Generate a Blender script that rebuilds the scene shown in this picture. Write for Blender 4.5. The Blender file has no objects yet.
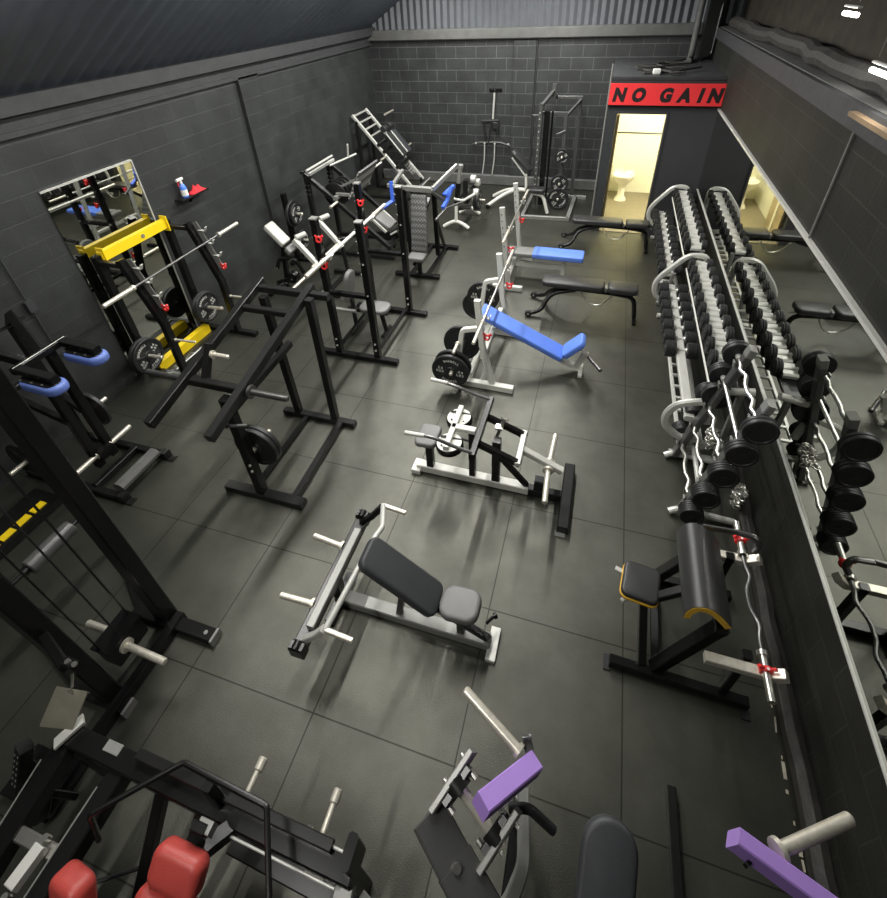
import bpy, bmesh, math, random
from mathutils import Vector as V, Matrix
random.seed(7)
scene = bpy.context.scene
col = scene.collection
PI = math.pi

# ------------------------------------------------------------------ materials
def mat(name, c, rough=.5, metal=0., noise=.12, nscale=14., bump=0., bscale=60., spec=.5, coat=0., emit=None, estr=0.):
    m = bpy.data.materials.new(name); m.use_nodes = True
    nt = m.node_tree; b = nt.nodes['Principled BSDF']
    b.inputs['Roughness'].default_value = rough
    b.inputs['Metallic'].default_value = metal
    b.inputs['Specular IOR Level'].default_value = spec
    b.inputs['Coat Weight'].default_value = coat
    tc = nt.nodes.new('ShaderNodeTexCoord')
    n = nt.nodes.new('ShaderNodeTexNoise'); n.inputs['Scale'].default_value = nscale; n.inputs['Detail'].default_value = 5
    nt.links.new(tc.outputs['Object'], n.inputs['Vector'])
    mx = nt.nodes.new('ShaderNodeMix'); mx.data_type = 'RGBA'
    mx.inputs[6].default_value = (*[max(0, x * (1 - noise)) for x in c], 1)
    mx.inputs[7].default_value = (*[min(1, x * (1 + noise)) for x in c], 1)
    nt.links.new(n.outputs['Fac'], mx.inputs[0])
    nt.links.new(mx.outputs[2], b.inputs['Base Color'])
    if bump:
        n2 = nt.nodes.new('ShaderNodeTexNoise'); n2.inputs['Scale'].default_value = bscale; n2.inputs['Detail'].default_value = 3
        nt.links.new(tc.outputs['Object'], n2.inputs['Vector'])
        bp = nt.nodes.new('ShaderNodeBump'); bp.inputs['Strength'].default_value = bump; bp.inputs['Distance'].default_value = .01
        nt.links.new(n2.outputs['Fac'], bp.inputs['Height']); nt.links.new(bp.outputs[0], b.inputs['Normal'])
    if emit:
        b.inputs['Emission Color'].default_value = (*emit, 1); b.inputs['Emission Strength'].default_value = estr
    return m

M = {}
M['black'] = mat('black_powder_coat', (.006, .006, .006), .27, 0, .2, spec=.36)
M['dark'] = mat('charcoal_powder_coat', (.011, .011, .0105), .28, 0, .2, spec=.45)
M['slate'] = mat('slate_steel_paint', (.085, .085, .082), .34, .2, .15)
M['grey'] = mat('grey_steel_paint', (.25, .25, .235), .38, .3, .12)
M['silver'] = mat('silver_powder_coat', (.58, .58, .54), .36, .25, .1)
M['white'] = mat('off_white_powder_coat', (.70, .70, .64), .38, 0, .06)
M['chrome'] = mat('worn_chrome', (.66, .65, .60), .30, .95, .12, 30)
M['peg'] = mat('scuffed_zinc_sleeve', (.74, .70, .60), .36, .6, .25, 40)
M['gunmetal'] = mat('gunmetal_bar', (.16, .16, .155), .33, .85, .15, 30)
M['rubber'] = mat('black_rubber', (.014, .014, .015), .5, 0, .25, 20)
M['iron'] = mat('black_cast_iron', (.016, .017, .017), .46, 0, .3, 25, bump=.1, bscale=120)
M['vinyl'] = mat('black_vinyl', (.030, .030, .030), .36, 0, .15, 10, bump=.15, bscale=220)
M['charvinyl'] = mat('charcoal_vinyl', (.040, .042, .046), .5, 0, .1, 10, bump=.15, bscale=220)
M['greyvinyl'] = mat('grey_vinyl', (.16, .16, .155), .42, 0, .1, 10, bump=.15, bscale=200)
M['palevinyl'] = mat('pale_grey_vinyl', (.47, .47, .43), .45, 0, .08, 10)
M['redvinyl'] = mat('red_vinyl', (.42, .055, .045), .42, 0, .12, 10, bump=.15, bscale=200)
M['blue'] = mat('blue_vinyl', (.105, .215, .70), .5, 0, .12, 8, bump=.1, bscale=150)
M['bluepaint'] = mat('blue_rubber_grip', (.05, .13, .62), .5, 0, .12, 30)
M['blueedge'] = mat('blue_pad_edge', (.11, .17, .46), .5, 0, .25, 30)
M['yellow'] = mat('yellow_powder_coat', (.90, .64, .012), .42, 0, .06, 10)
M['yellowtrim'] = mat('yellow_pad_piping', (.72, .42, .03), .5, 0, .2, 40)
M['purple'] = mat('purple_powder_coat', (.40, .24, .66), .42, 0, .06, 10)
M['red'] = mat('red_plastic', (.75, .03, .03), .4, 0, .1)
M['letter'] = mat('white_plate_paint', (.62, .62, .58), .6, 0, .15, 60)
M['mirror'] = mat('mirror_silvering', (.50, .51, .475), .015, 1, .0)
M['signred'] = mat('sign_red_paint', (.96, .040, .045), .5, 0, .08, 6)
M['signblack'] = mat('sign_black_paint', (.012, .006, .006), .6, 0, .2, 6)
M['cream'] = mat('cream_wall_paint', (.82, .80, .63), .7, 0, .03, 3)
M['tan'] = mat('tan_vinyl_floor', (.22, .19, .125), .5, 0, .2, 8)
M['porcelain'] = mat('white_porcelain', (.85, .82, .70), .15, 0, .02)
M['doorwood'] = mat('varnished_door', (.42, .33, .18), .5, 0, .2, 20)
M['plywood'] = mat('pine_board', (.20, .135, .075), .6, 0, .3, 12)
M['roof'] = mat('dark_roof_sheet', (.070, .082, .100), .5, .1, .25, 4)
M['gable'] = mat('grey_gable_sheet', (.098, .105, .114), .55, .1, .2, 5)
M['beam'] = mat('black_timber_beam', (.035, .036, .038), .6, 0, .4, 6, bump=.3, bscale=20)
M['ledge'] = mat('grey_ledge', (.10, .10, .095), .65, 0, .35, 6, bump=.3, bscale=20)
M['boxwall'] = mat('black_partition_board', (.038, .040, .042), .5, 0, .15, 3)
M['insul'] = mat('brown_lagging_board', (.035, .029, .019), .8, 0, .9, 5, bump=.6, bscale=8)
M['lag'] = mat('dark_pipe_lagging', (.035, .033, .028), .7, 0, .6, 9, bump=.8, bscale=14)
M['kerb'] = mat('grimy_painted_kerb', (.022, .020, .016), .5, 0, .9, 7, bump=.9, bscale=9)
M['flake'] = mat('flaked_white_paint', (.45, .42, .33), .7, 0, .5, 20)
M['bottle'] = mat('blue_cleaning_fluid', (.10, .25, .85), .25, 0, .05)
M['plastic'] = mat('white_plastic', (.80, .80, .76), .4, 0, .03)
M['cloth'] = mat('red_cloth', (.70, .03, .04), .85, 0, .3, 30, bump=.6, bscale=60)
M['diffuser'] = mat('light_diffuser', (.9, .9, .88), .4, 0, 0, emit=(1, .97, .90), estr=14.)
M['raw'] = mat('raw_steel_plate', (.30, .28, .22), .5, .4, .35, 9)
M['tag'] = mat('white_tag', (.75, .70, .60), .6)

def block_material(name, c, mortar, uv, rough=.48, spec=.5):
    """painted concrete blocks; uv = which object axes run along and up the wall"""
    m = bpy.data.materials.new(name); m.use_nodes = True
    nt = m.node_tree; b = nt.nodes['Principled BSDF']; L = nt.links.new
    tc = nt.nodes.new('ShaderNodeTexCoord'); sp = nt.nodes.new('ShaderNodeSeparateXYZ'); cb = nt.nodes.new('ShaderNodeCombineXYZ')
    L(tc.outputs['Object'], sp.inputs[0]); L(sp.outputs[uv], cb.inputs[0]); L(sp.outputs[2], cb.inputs[1])
    bt = nt.nodes.new('ShaderNodeTexBrick')
    bt.inputs['Scale'].default_value = 1; bt.inputs['Brick Width'].default_value = .45; bt.inputs['Row Height'].default_value = .225
    bt.inputs['Mortar Size'].default_value = .007; bt.inputs['Mortar Smooth'].default_value = .4
    bt.inputs['Color1'].default_value = (*c, 1); bt.inputs['Color2'].default_value = (*[x * 1.18 for x in c], 1)
    bt.inputs['Mortar'].default_value = (*mortar, 1)
    L(cb.outputs[0], bt.inputs['Vector'])
    n = nt.nodes.new('ShaderNodeTexNoise'); n.inputs['Scale'].default_value = 2.2; n.inputs['Detail'].default_value = 7
    L(tc.outputs['Object'], n.inputs['Vector'])
    rp = nt.nodes.new('ShaderNodeMapRange'); rp.inputs[1].default_value = .3; rp.inputs[2].default_value = .75; rp.inputs[3].default_value = .75; rp.inputs[4].default_value = 1.35
    L(n.outputs['Fac'], rp.inputs[0])
    mx = nt.nodes.new('ShaderNodeMix'); mx.data_type = 'RGBA'; mx.blend_type = 'MULTIPLY'; mx.inputs[0].default_value = 1
    L(bt.outputs['Color'], mx.inputs[6]); L(rp.outputs[0], mx.inputs[7]); L(mx.outputs[2], b.inputs['Base Color'])
    b.inputs['Roughness'].default_value = rough; b.inputs['Specular IOR Level'].default_value = spec
    n2 = nt.nodes.new('ShaderNodeTexNoise'); n2.inputs['Scale'].default_value = 55; n2.inputs['Detail'].default_value = 4
    L(tc.outputs['Object'], n2.inputs['Vector'])
    ad = nt.nodes.new('ShaderNodeMath'); ad.operation = 'MULTIPLY_ADD'; ad.inputs[1].default_value = -1.6
    L(bt.outputs['Fac'], ad.inputs[0]); L(n2.outputs['Fac'], ad.inputs[2])
    bp = nt.nodes.new('ShaderNodeBump'); bp.inputs['Strength'].default_value = .26; bp.inputs['Distance'].default_value = .010
    L(ad.outputs[0], bp.inputs['Height']); L(bp.outputs[0], b.inputs['Normal'])
    return m
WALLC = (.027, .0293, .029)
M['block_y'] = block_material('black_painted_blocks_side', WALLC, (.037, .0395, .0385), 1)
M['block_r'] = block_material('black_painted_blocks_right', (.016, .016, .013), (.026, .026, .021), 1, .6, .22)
M['block_x'] = block_material('black_painted_blocks_end', WALLC, (.085, .088, .085), 0)

def floor_material():
    m = bpy.data.materials.new('rubber_gym_tiles'); m.use_nodes = True
    nt = m.node_tree; b = nt.nodes['Principled BSDF']; L = nt.links.new
    tc = nt.nodes.new('ShaderNodeTexCoord')
    bt = nt.nodes.new('ShaderNodeTexBrick'); bt.offset = 0
    bt.inputs['Scale'].default_value = 1; bt.inputs['Brick Width'].default_value = 1; bt.inputs['Row Height'].default_value = 1
    bt.inputs['Mortar Size'].default_value = .0055; bt.inputs['Mortar Smooth'].default_value = .3
    bt.inputs['Color1'].default_value = (.0105, .0108, .0085, 1); bt.inputs['Color2'].default_value = (.0140, .0143, .0112, 1)
    bt.inputs['Mortar'].default_value = (.006, .006, .005, 1)
    L(tc.outputs['Object'], bt.inputs['Vector'])
    n = nt.nodes.new('ShaderNodeTexNoise'); n.inputs['Scale'].default_value = 1.1; n.inputs['Detail'].default_value = 9; n.inputs['Roughness'].default_value = .65
    L(tc.outputs['Object'], n.inputs['Vector'])
    rp = nt.nodes.new('ShaderNodeMapRange'); rp.inputs[1].default_value = .3; rp.inputs[2].default_value = .7; rp.inputs[3].default_value = .70; rp.inputs[4].default_value = 1.30
    L(n.outputs['Fac'], rp.inputs[0])
    n3 = nt.nodes.new('ShaderNodeTexNoise'); n3.inputs['Scale'].default_value = 160; n3.inputs['Detail'].default_value = 2
    L(tc.outputs['Object'], n3.inputs['Vector'])
    rp3 = nt.nodes.new('ShaderNodeMapRange'); rp3.inputs[1].default_value = .35; rp3.inputs[2].default_value = .7; rp3.inputs[3].default_value = .9; rp3.inputs[4].default_value = 1.12
    L(n3.outputs['Fac'], rp3.inputs[0])
    mu = nt.nodes.new('ShaderNodeMath'); mu.operation = 'MULTIPLY'; L(rp.outputs[0], mu.inputs[0]); L(rp3.outputs[0], mu.inputs[1])
    mx = nt.nodes.new('ShaderNodeMix'); mx.data_type = 'RGBA'; mx.blend_type = 'MULTIPLY'; mx.inputs[0].default_value = 1
    L(bt.outputs['Color'], mx.inputs[6]); L(mu.outputs[0], mx.inputs[7]); L(mx.outputs[2], b.inputs['Base Color'])
    b.inputs['Roughness'].default_value = .43
    sp1 = nt.nodes.new('ShaderNodeMapRange'); sp1.inputs[1].default_value = .32; sp1.inputs[2].default_value = .68; sp1.inputs[3].default_value = .75; sp1.inputs[4].default_value = 1.3; L(n.outputs['Fac'], sp1.inputs[0])
    sp2 = nt.nodes.new('ShaderNodeMapRange'); sp2.inputs[3].default_value = 1; sp2.inputs[4].default_value = .42; L(bt.outputs['Fac'], sp2.inputs[0])
    sp3 = nt.nodes.new('ShaderNodeMath'); sp3.operation = 'MULTIPLY'; L(sp1.outputs[0], sp3.inputs[0]); L(sp2.outputs[0], sp3.inputs[1]); L(sp3.outputs[0], b.inputs['Specular IOR Level'])
    b.inputs['Specular Tint'].default_value = (1, 1, .86, 1); b.inputs['Sheen Weight'].default_value = .25; b.inputs['Sheen Roughness'].default_value = .33; b.inputs['Sheen Tint'].default_value = (1, 1, .86, 1)
    bp = nt.nodes.new('ShaderNodeBump'); bp.inputs['Strength'].default_value = .25; bp.inputs['Distance'].default_value = .006
    L(n3.outputs['Fac'], bp.inputs['Height']); L(bp.outputs[0], b.inputs['Normal'])
    return m
M['floor'] = floor_material()

def quilted_material(name, c, c2, scale):
    m = bpy.data.materials.new(name); m.use_nodes = True
    nt = m.node_tree; b = nt.nodes['Principled BSDF']; L = nt.links.new
    tc = nt.nodes.new('ShaderNodeTexCoord')
    v = nt.nodes.new('ShaderNodeTexVoronoi'); v.inputs['Scale'].default_value = scale; v.inputs['Randomness'].default_value = 0
    mp = nt.nodes.new('ShaderNodeMapping'); mp.inputs['Rotation'].default_value = (0, .78, .0)
    L(tc.outputs['Object'], mp.inputs[0]); L(mp.outputs[0], v.inputs['Vector'])
    mx = nt.nodes.new('ShaderNodeMix'); mx.data_type = 'RGBA'
    mx.inputs[6].default_value = (*c, 1); mx.inputs[7].default_value = (*c2, 1)
    rp = nt.nodes.new('ShaderNodeMapRange'); rp.inputs[1].default_value = .25; rp.inputs[2].default_value = .55
    L(v.outputs['Distance'], rp.inputs[0]); L(rp.outputs[0], mx.inputs[0]); L(mx.outputs[2], b.inputs['Base Color'])
    b.inputs['Roughness'].default_value = .42
    return m
M['quilt'] = quilted_material('dimpled_vinyl', (.16, .16, .15), (.035, .035, .035), 28)
M['tread'] = quilted_material('tread_plate', (.50, .50, .47), (.05, .05, .05), 15)

# ------------------------------------------------------------------ mesh builder
class G:
    def __init__(s): s.v = []; s.f = []; s.k = []
    def add(s, vs, fs):
        k = len(s.v); s.k.append((k, len(s.f))); s.v += [V(p) for p in vs]; s.f += [tuple(i + k for i in f) for f in fs]; return s
    def sweep(s, pts, prof, closed=False):
        pts = [V(p) for p in pts]
        t = (pts[1] - pts[0]).normalized()
        ring = [pts[0] + p for p in prof(t)]
        rings = [ring]; n = len(pts)
        for i in range(1, n):
            tin = (pts[i] - pts[i - 1]).normalized()
            if i < n - 1:
                tout = (pts[i + 1] - pts[i]).normalized(); nn = tin + tout
                nn = nn.normalized() if nn.length > .2 else tin
            else: nn = tin
            ring = [p + tin * ((pts[i] - p).dot(nn) / max(.2, tin.dot(nn))) for p in ring]
            rings.append(ring)
        m = len(ring); vs = [p for r in rings for p in r]; fs = []
        for i in range(n - 1):
            for j in range(m):
                fs.append((i * m + j, i * m + (j + 1) % m, (i + 1) * m + (j + 1) % m, (i + 1) * m + j))
        fs.append(tuple(reversed(range(m)))); fs.append(tuple(range((n - 1) * m, n * m)))
        return s.add(vs, fs)
    def tube(s, pts, r, seg=10, fil=0, n=5):
        if fil: pts = fillet(pts, fil, n)
        def prof(t):
            a, b = frame(t)
            return [a * r * math.cos(2 * PI * i / seg) + b * r * math.sin(2 * PI * i / seg) for i in range(seg)]
        return s.sweep(pts, prof)
    def bar(s, pts, w, h=None, up=None, ch=.006, fil=0, n=4):
        h = w if h is None else h
        if fil: pts = fillet(pts, fil, n)
        def prof(t):
            a, b = frame(t, up)
            x, y, c = w / 2, h / 2, min(ch, w / 3, h / 3)
            q = [(x - c, -y), (x, -y + c), (x, y - c), (x - c, y), (-x + c, y), (-x, y - c), (-x, -y + c), (-x + c, -y)]
            return [a * i + b * j for i, j in q]
        return s.sweep(pts, prof)
    def cyl(s, a, b, r, seg=16, r2=None, ch=0):
        a, b = V(a), V(b); r2 = r if r2 is None else r2
        L = (b - a).length
        if ch: return s.lathe([(0, 0), (r - ch, 0), (r, ch), (r2, L - ch), (r2 - ch, L), (0, L)], a, b - a, seg)
        return s.lathe([(0, 0), (r, 0), (r2, L), (0, L)], a, b - a, seg)
    def lathe(s, prof, o, axis, seg=24, loop=False):
        o = V(o); t = V(axis).normalized(); a, b = frame(t); vs = []; idx = []
        for r, z in prof:
            if r < 1e-6: idx.append([len(vs)] * seg); vs.append(o + t * z)
            else:
                idx.append(list(range(len(vs), len(vs) + seg)))
                vs += [o + t * z + a * r * math.cos(2 * PI * i / seg) + b * r * math.sin(2 * PI * i / seg) for i in range(seg)]
        fs = []; m = len(prof)
        for k in range(m if loop else m - 1):
            p, q = idx[k], idx[(k + 1) % m]
            for i in range(seg):
                j = (i + 1) % seg
                f = []
                for x in (p[i], p[j], q[j], q[i]):
                    if x not in f: f.append(x)
                if len(f) > 2: fs.append(tuple(f))
        return s.add(vs, fs)
    def box(s, c, size, rz=0, ch=.004):
        c = V(c); x, y, z = size
        d = V((math.cos(rz), math.sin(rz), 0)) * (x / 2)
        return s.bar([c - d, c + d], y, z, up=(0, 0, 1), ch=ch)
    def pad(s, c, u, v, n, su, sv, sn, r=.02, seg=3, corner=0):
        """upholstered cushion: outline su x sv in the plane u,v with rounded corners, thickness sn along n, soft edges r"""
        c, u, v, n = V(c), V(u).normalized(), V(v).normalized(), V(n).normalized()
        cr = max(corner, .012); cr = min(cr, su / 2 - .001, sv / 2 - .001)
        out = []
        for cx, cy, a0 in ((su / 2 - cr, sv / 2 - cr, 0), (-su / 2 + cr, sv / 2 - cr, PI / 2), (-su / 2 + cr, -sv / 2 + cr, PI), (su / 2 - cr, -sv / 2 + cr, 1.5 * PI)):
            k = 6 if cr > .02 else 3
            for i in range(k + 1):
                a = a0 + PI / 2 * i / k; out.append((cx, cy, cr, a))
        r = min(r, sn / 2 - .001, cr * .95 if cr > .02 else r)
        def ring(off, z):
            return [c + u * (x + (q + off) * math.cos(a) if q + off > 0 else x) + v * (y + (q + off) * math.sin(a) if q + off > 0 else y) + n * z for x, y, q, a in out]
        rings = []
        for i in range(seg + 1):
            a = PI / 2 * i / seg; rings.append(ring(-r + r * math.sin(a), -sn / 2 + r - r * math.cos(a)))
        for i in range(seg + 1):
            a = PI / 2 * i / seg; rings.append(ring(-r + r * math.cos(a), sn / 2 - r + r * math.sin(a)))
        m = len(out); vs = [p for q in rings for p in q]; fs = []
        for i in range(len(rings) - 1):
            for j in range(m):
                fs.append((i * m + j, i * m + (j + 1) % m, (i + 1) * m + (j + 1) % m, (i + 1) * m + j))
        fs.append(tuple(reversed(range(m)))); fs.append(tuple(range(len(vs) - m, len(vs))))
        return s.add(vs, fs)
    def prism(s, outline, vec):
        vec = V(vec); o = [V(p) for p in outline]; m = len(o)
        fs = [(j, (j + 1) % m, m + (j + 1) % m, m + j) for j in range(m)]
        fs.append(tuple(reversed(range(m)))); fs.append(tuple(range(m, 2 * m)))
        return s.add(o + [p + vec for p in o], fs)

def frame(t, up=None):
    t = V(t).normalized()
    up = V(up) if up is not None else (V((0, 0, 1)) if abs(t.z) < .92 else V((0, 1, 0)))
    a = t.cross(up)
    if a.length < 1e-4: a = t.cross(V((1, 0, 0)))
    a.normalize(); return a, a.cross(t).normalized()

def fillet(pts, r, n=5):
    pts = [V(p) for p in pts]; out = [pts[0]]
    for i in range(1, len(pts) - 1):
        a, b, c = pts[i - 1], pts[i], pts[i + 1]
        d = min(r, (a - b).length * .48, (c - b).length * .48)
        p, q = b + (a - b).normalized() * d, b + (c - b).normalized() * d
        for k in range(n + 1):
            w = k / n; out.append((p * (1 - w) + b * w) * (1 - w) + (b * (1 - w) + q * w) * w)
    out.append(pts[-1]); return out

def mesh_of(name, g, m, Minv=None):
    me = bpy.data.meshes.new(name)
    vs = [(Minv @ p if Minv is not None else p) for p in g.v]
    me.from_pydata([tuple(p) for p in vs], [], g.f)
    bm = bmesh.new(); bm.from_mesh(me)
    bmesh.ops.recalc_face_normals(bm, faces=bm.faces[:]); bm.to_mesh(me); bm.free()
    for p in me.polygons: p.use_smooth = True
    me.set_sharp_from_angle(angle=math.radians(34))
    me.materials.append(M[m] if isinstance(m, str) else m)
    return me

INV = {}
def tag(o, label, cat, group=None):
    o['label'] = label; o['category'] = cat
    if group: o['group'] = group
    return o
def thing(name, label, cat, loc=(0, 0, 0), group=None):
    o = bpy.data.objects.new(name, None); col.objects.link(o)
    o.location = loc; o.empty_display_size = .1; INV[o] = Matrix.Translation(-V(loc))
    return tag(o, label, cat, group)
SPLIT = set('seat_slide end_cap guide_rod arm_tie linkage hanger bar_cradle cross_tube rung top_tie cross_tie floor_rail bolt end_knob spoke bar_hook rubber_foot catch_lever saddle cross_rail pad_frame side_handle roller back_frame roller_stand under_frame cable lever foot base_frame handle_grip frame_post arm_post top_frame base spine seat_frame sled rear_post rear_foot leg end_arm beam_edge handle_tube frame_tube rail_end plain_leg bolt_hole pad_bolt lower_tray'.split())
def part(name, g, m, parent, label=None):
    if name in SPLIT and len(g.k) > 1:
        o = None
        for i, (v0, f0) in enumerate(g.k):
            v1, f1 = g.k[i + 1] if i + 1 < len(g.k) else (len(g.v), len(g.f))
            q = G(); q.add(g.v[v0:v1], [tuple(j - v0 for j in f) for f in g.f[f0:f1]])
            o = part(name, q, m, parent, label)
        return o
    Mi = INV[parent]
    o = bpy.data.objects.new(name, mesh_of(name, g, m, Mi)); col.objects.link(o)
    o.parent = parent; INV[o] = Mi
    if label: o['label'] = label
    return o
def solo(name, g, m, label, cat, loc=(0, 0, 0), group=None):
    o = bpy.data.objects.new(name, mesh_of(name, g, m, Matrix.Translation(-V(loc)))); col.objects.link(o)
    o.location = loc; INV[o] = Matrix.Translation(-V(loc))
    return tag(o, label, cat, group)
def struct(name, g, m, parent=None):
    o = bpy.data.objects.new(name, mesh_of(name, g, m)); col.objects.link(o); INV[o] = Matrix.Identity(4)
    if parent: o.parent = parent
    else: o['kind'] = 'structure'
    return o
def dup(root, mw, label=None, group=None):
    r = root.copy(); col.objects.link(r); r.matrix_world = mw
    if label: r['label'] = label
    if group: r['group'] = group
    for ch in list(root.children):
        c = ch.copy(); col.objects.link(c); c.parent = r
        for gch in list(ch.children):
            d = gch.copy(); col.objects.link(d); d.parent = c
    return r
def pose(loc, z, up=(0, 0, 1), spin=0):
    """matrix taking local +Z to z and local +Y towards up"""
    z = V(z).normalized(); x = V(up).cross(z).normalized(); y = z.cross(x)
    R = Matrix((x, y, z)).transposed().to_4x4()
    return Matrix.Translation(V(loc)) @ R @ Matrix.Rotation(spin, 4, 'Z')

# ------------------------------------------------------------------ lettering
_font = {}
def glyph(ch, off=.028):
    if (ch, off) in _font: return _font[ch, off]
    cu = bpy.data.curves.new('g', 'FONT'); cu.body = ch; cu.size = 1; cu.offset = off; cu.align_x = 'CENTER'; cu.resolution_u = 3
    o = bpy.data.objects.new('g', cu); col.objects.link(o)
    dg = bpy.context.evaluated_depsgraph_get(); dg.update()
    me = bpy.data.meshes.new_from_object(o.evaluated_get(dg))
    r = ([v.co.copy() for v in me.vertices], [tuple(p.vertices) for p in me.polygons])
    bpy.data.objects.remove(o); bpy.data.curves.remove(cu); bpy.data.meshes.remove(me)
    _font[ch, off] = r; return r
def put(g, ch, o, x, y, size, shear=0, wide=1, off=.028):
    vs, fs = glyph(ch, off); o, x, y = V(o), V(x), V(y)
    g.add([o + x * ((p.x * wide + p.y * shear) * size) + y * (p.y * size) for p in vs], fs)
def arc_text(g, text, r, size, mid, span, z, flip=False):
    n = len(text)
    for i, ch in enumerate(text):
        w = (i / (n - 1) - .5) * span
        a = mid - w if not flip else mid + w
        d = V((math.cos(a), math.sin(a), 0)); tt = V((math.sin(a), -math.cos(a), 0))
        if flip: put(g, ch, d * (r + size * .35) + V((0, 0, z)), -tt, -d, size)
        else: put(g, ch, d * (r - size * .35) + V((0, 0, z)), tt, d, size)
def line_text(g, text, c, size, z, adv=.72):
    for i, ch in enumerate(text):
        put(g, ch, V((c[0] + (i - (len(text) - 1) / 2) * size * adv, c[1] - size * .35, z)), (1, 0, 0), (0, 1, 0), size)

# ------------------------------------------------------------------ the room
XL, XR, YB, YN = -4.05, 3.04, 6.98, -7.4
g = G(); g.box((-.2, -.2, -.05), (8.2, 15.2, .1), ch=0); struct('floor', g, 'floor')
g = G(); g.box((XL - .12, -.2, 1.5), (.24, 15, 3.0), ch=0); struct('wall_left', g, 'block_y')
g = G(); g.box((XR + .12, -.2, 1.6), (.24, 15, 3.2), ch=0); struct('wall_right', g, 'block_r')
g = G(); g.box((-.46, YB + .12, 1.53), (7.5, .24, 3.06), ch=0); struct('wall_back', g, 'block_x')
g = G(); g.box((-.2, YN - .12, 2.8), (8.2, .24, 5.6), ch=0); struct('wall_near', g, 'block_x')

def corrugated(o, u, v, n, lu, lv, period, amp, step=6):
    """sheet lu x lv, waves run across u"""
    o, u, v, n = V(o), V(u).normalized(), V(v).normalized(), V(n).normalized()
    k = int(lu / period * step); g = G(); a = []
    for i in range(k + 1):
        s_ = lu * i / k; w = amp * math.cos(2 * PI * i / step)
        a.append(o + u * s_ + n * w)
    vs = a + [p + v * lv for p in a] + [p - n * .03 for p in a] + [p + v * lv - n * .03 for p in a]; m = k + 1
    fs = []
    for i in range(k):
        fs += [(i, i + 1, m + i + 1, m + i), (2 * m + i, 3 * m + i, 3 * m + i + 1, 2 * m + i + 1)]
    return g.add(vs, fs)
# roof: sheets rise from both eaves to a ridge
sl = V((3.55, 0, 2.15)); g = corrugated((-4.05, YN, 3.3), (0, 1, 0), sl, (.52, 0, -.85), YB - YN + .2, sl.length, .22, .011); struct('ceiling_left', g, 'roof')
sr = V((-4.0, 0, 1.45)); g = corrugated((3.55, YN, 4.0), (0, 1, 0), sr, (-.34, 0, -.94), YB - YN + .2, sr.length, .22, .022); struct('ceiling_right', g, 'roof')
g = corrugated((-4.1, YB + .06, 3.04), (1, 0, 0), (0, 0, 1), (0, -1, 0), 7.7, 2.6, .15, .018); struct('wall_gable', g, 'gable')
g = G(); g.box((3.5, -.2, 3.6), (.1, 15, .9), ch=0); struct('wall_eave', g, 'insul')
g = G(); g.box((3.3, -.2, 3.18), (.5, 15, .06), ch=.01); struct('trim_1', g, 'ledge')
# timber wall plates, ledges, piers, kerbs
g = G(); g.box((XL + .01, -.2, 3.0), (.1, 15, .05), ch=.01); g.box((XL - .02, -.2, 3.24), (.34, 15, .15), ch=.02); g.box((XL - .04, -.2, 3.1), (.16, 15, .18), ch=0); struct('trim_2', g, 'beam')
g = G(); g.box((-.46, YB - .02, 3.155), (7.2, .2, .20), ch=.02); struct('trim_3', g, 'ledge')
g = G(); g.box((XR + .04, 1.2, 3.12), (.16, 11.5, .16), ch=.02); struct('trim_4', g, 'beam')
for i, (c, s_, mm) in enumerate((((XL + .03, 2.3, 1.5), (.06, .5, 3.0), 'block_y'), ((-.51, YB - .03, 1.53), (.46, .06, 3.0), 'block_x'))):
    g = G(); g.box(c, s_, ch=.01); struct('trim_%d' % (i + 5), g, mm)
g = G(); g.box((-1.35, YB - .05, .12), (5.3, .1, .24), ch=.02); struct('baseboard_back', g, 'ledge')
g = G()
random.seed(3)
pts = [(XR - .02 + random.uniform(-.012, .012), -7.2 + i * .22, .07) for i in range(30)]
g.bar(pts, .12, .15, up=(0, 0, 1), ch=.04); struct('baseboard_right', g, 'kerb')
g = G()
y = -4.6
while y < -3.0:
    L_ = random.choice((.02, .05, .09, .16)); g.box((XR - .095 + random.uniform(-.008, .008), y + L_ / 2, .003), (random.uniform(.006, .018), L_, .006), rz=random.uniform(-.12, .12), ch=.001)
    y += L_ + random.choice((.01, .03, .05, .12))
o = struct('paint_flakes', g, 'flake'); o['kind'] = 'stuff'; tag(o, 'flakes of white paint along the foot of the right wall', 'paint flakes')
# right eave: lagged pipe bundle and conduit
g = G(); random.seed(5)
pts = [(XR + .16 + random.uniform(-.03, .03), -3.5 + i * .35, 3.30 + random.uniform(-.025, .025)) for i in range(29)]
g.tube(pts, .09, 10, .1, 2); struct('trim_8', g, 'lag')
g = G(); g.tube([(XR - .015, -.52, 3.16), (XR - .015, -.52, 2.22)], .009, 8); struct('trim_9', g, 'grey')
g = G(); g.box((XR - .02, -.9, 3.15), (.14, .8, .03), ch=.003); struct('trim_10', g, 'plywood')
g = G(); g.tube([(XL + .02, -2.05, 2.98), (XL + .02, -2.05, .9)], .008, 8); g.box((XL + .03, -2.05, 1.5), (.06, .08, .12), ch=.01); g.box((XL + .03, -2.05, .95), (.06, .08, .1), ch=.01); struct('trim_11', g, 'boxwall')
g = G(); g.tube([(-.26, YB - .03, 3.04), (-.26, YB - .03, .3)], .016, 8); struct('trim_12', g, 'beam')

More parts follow.
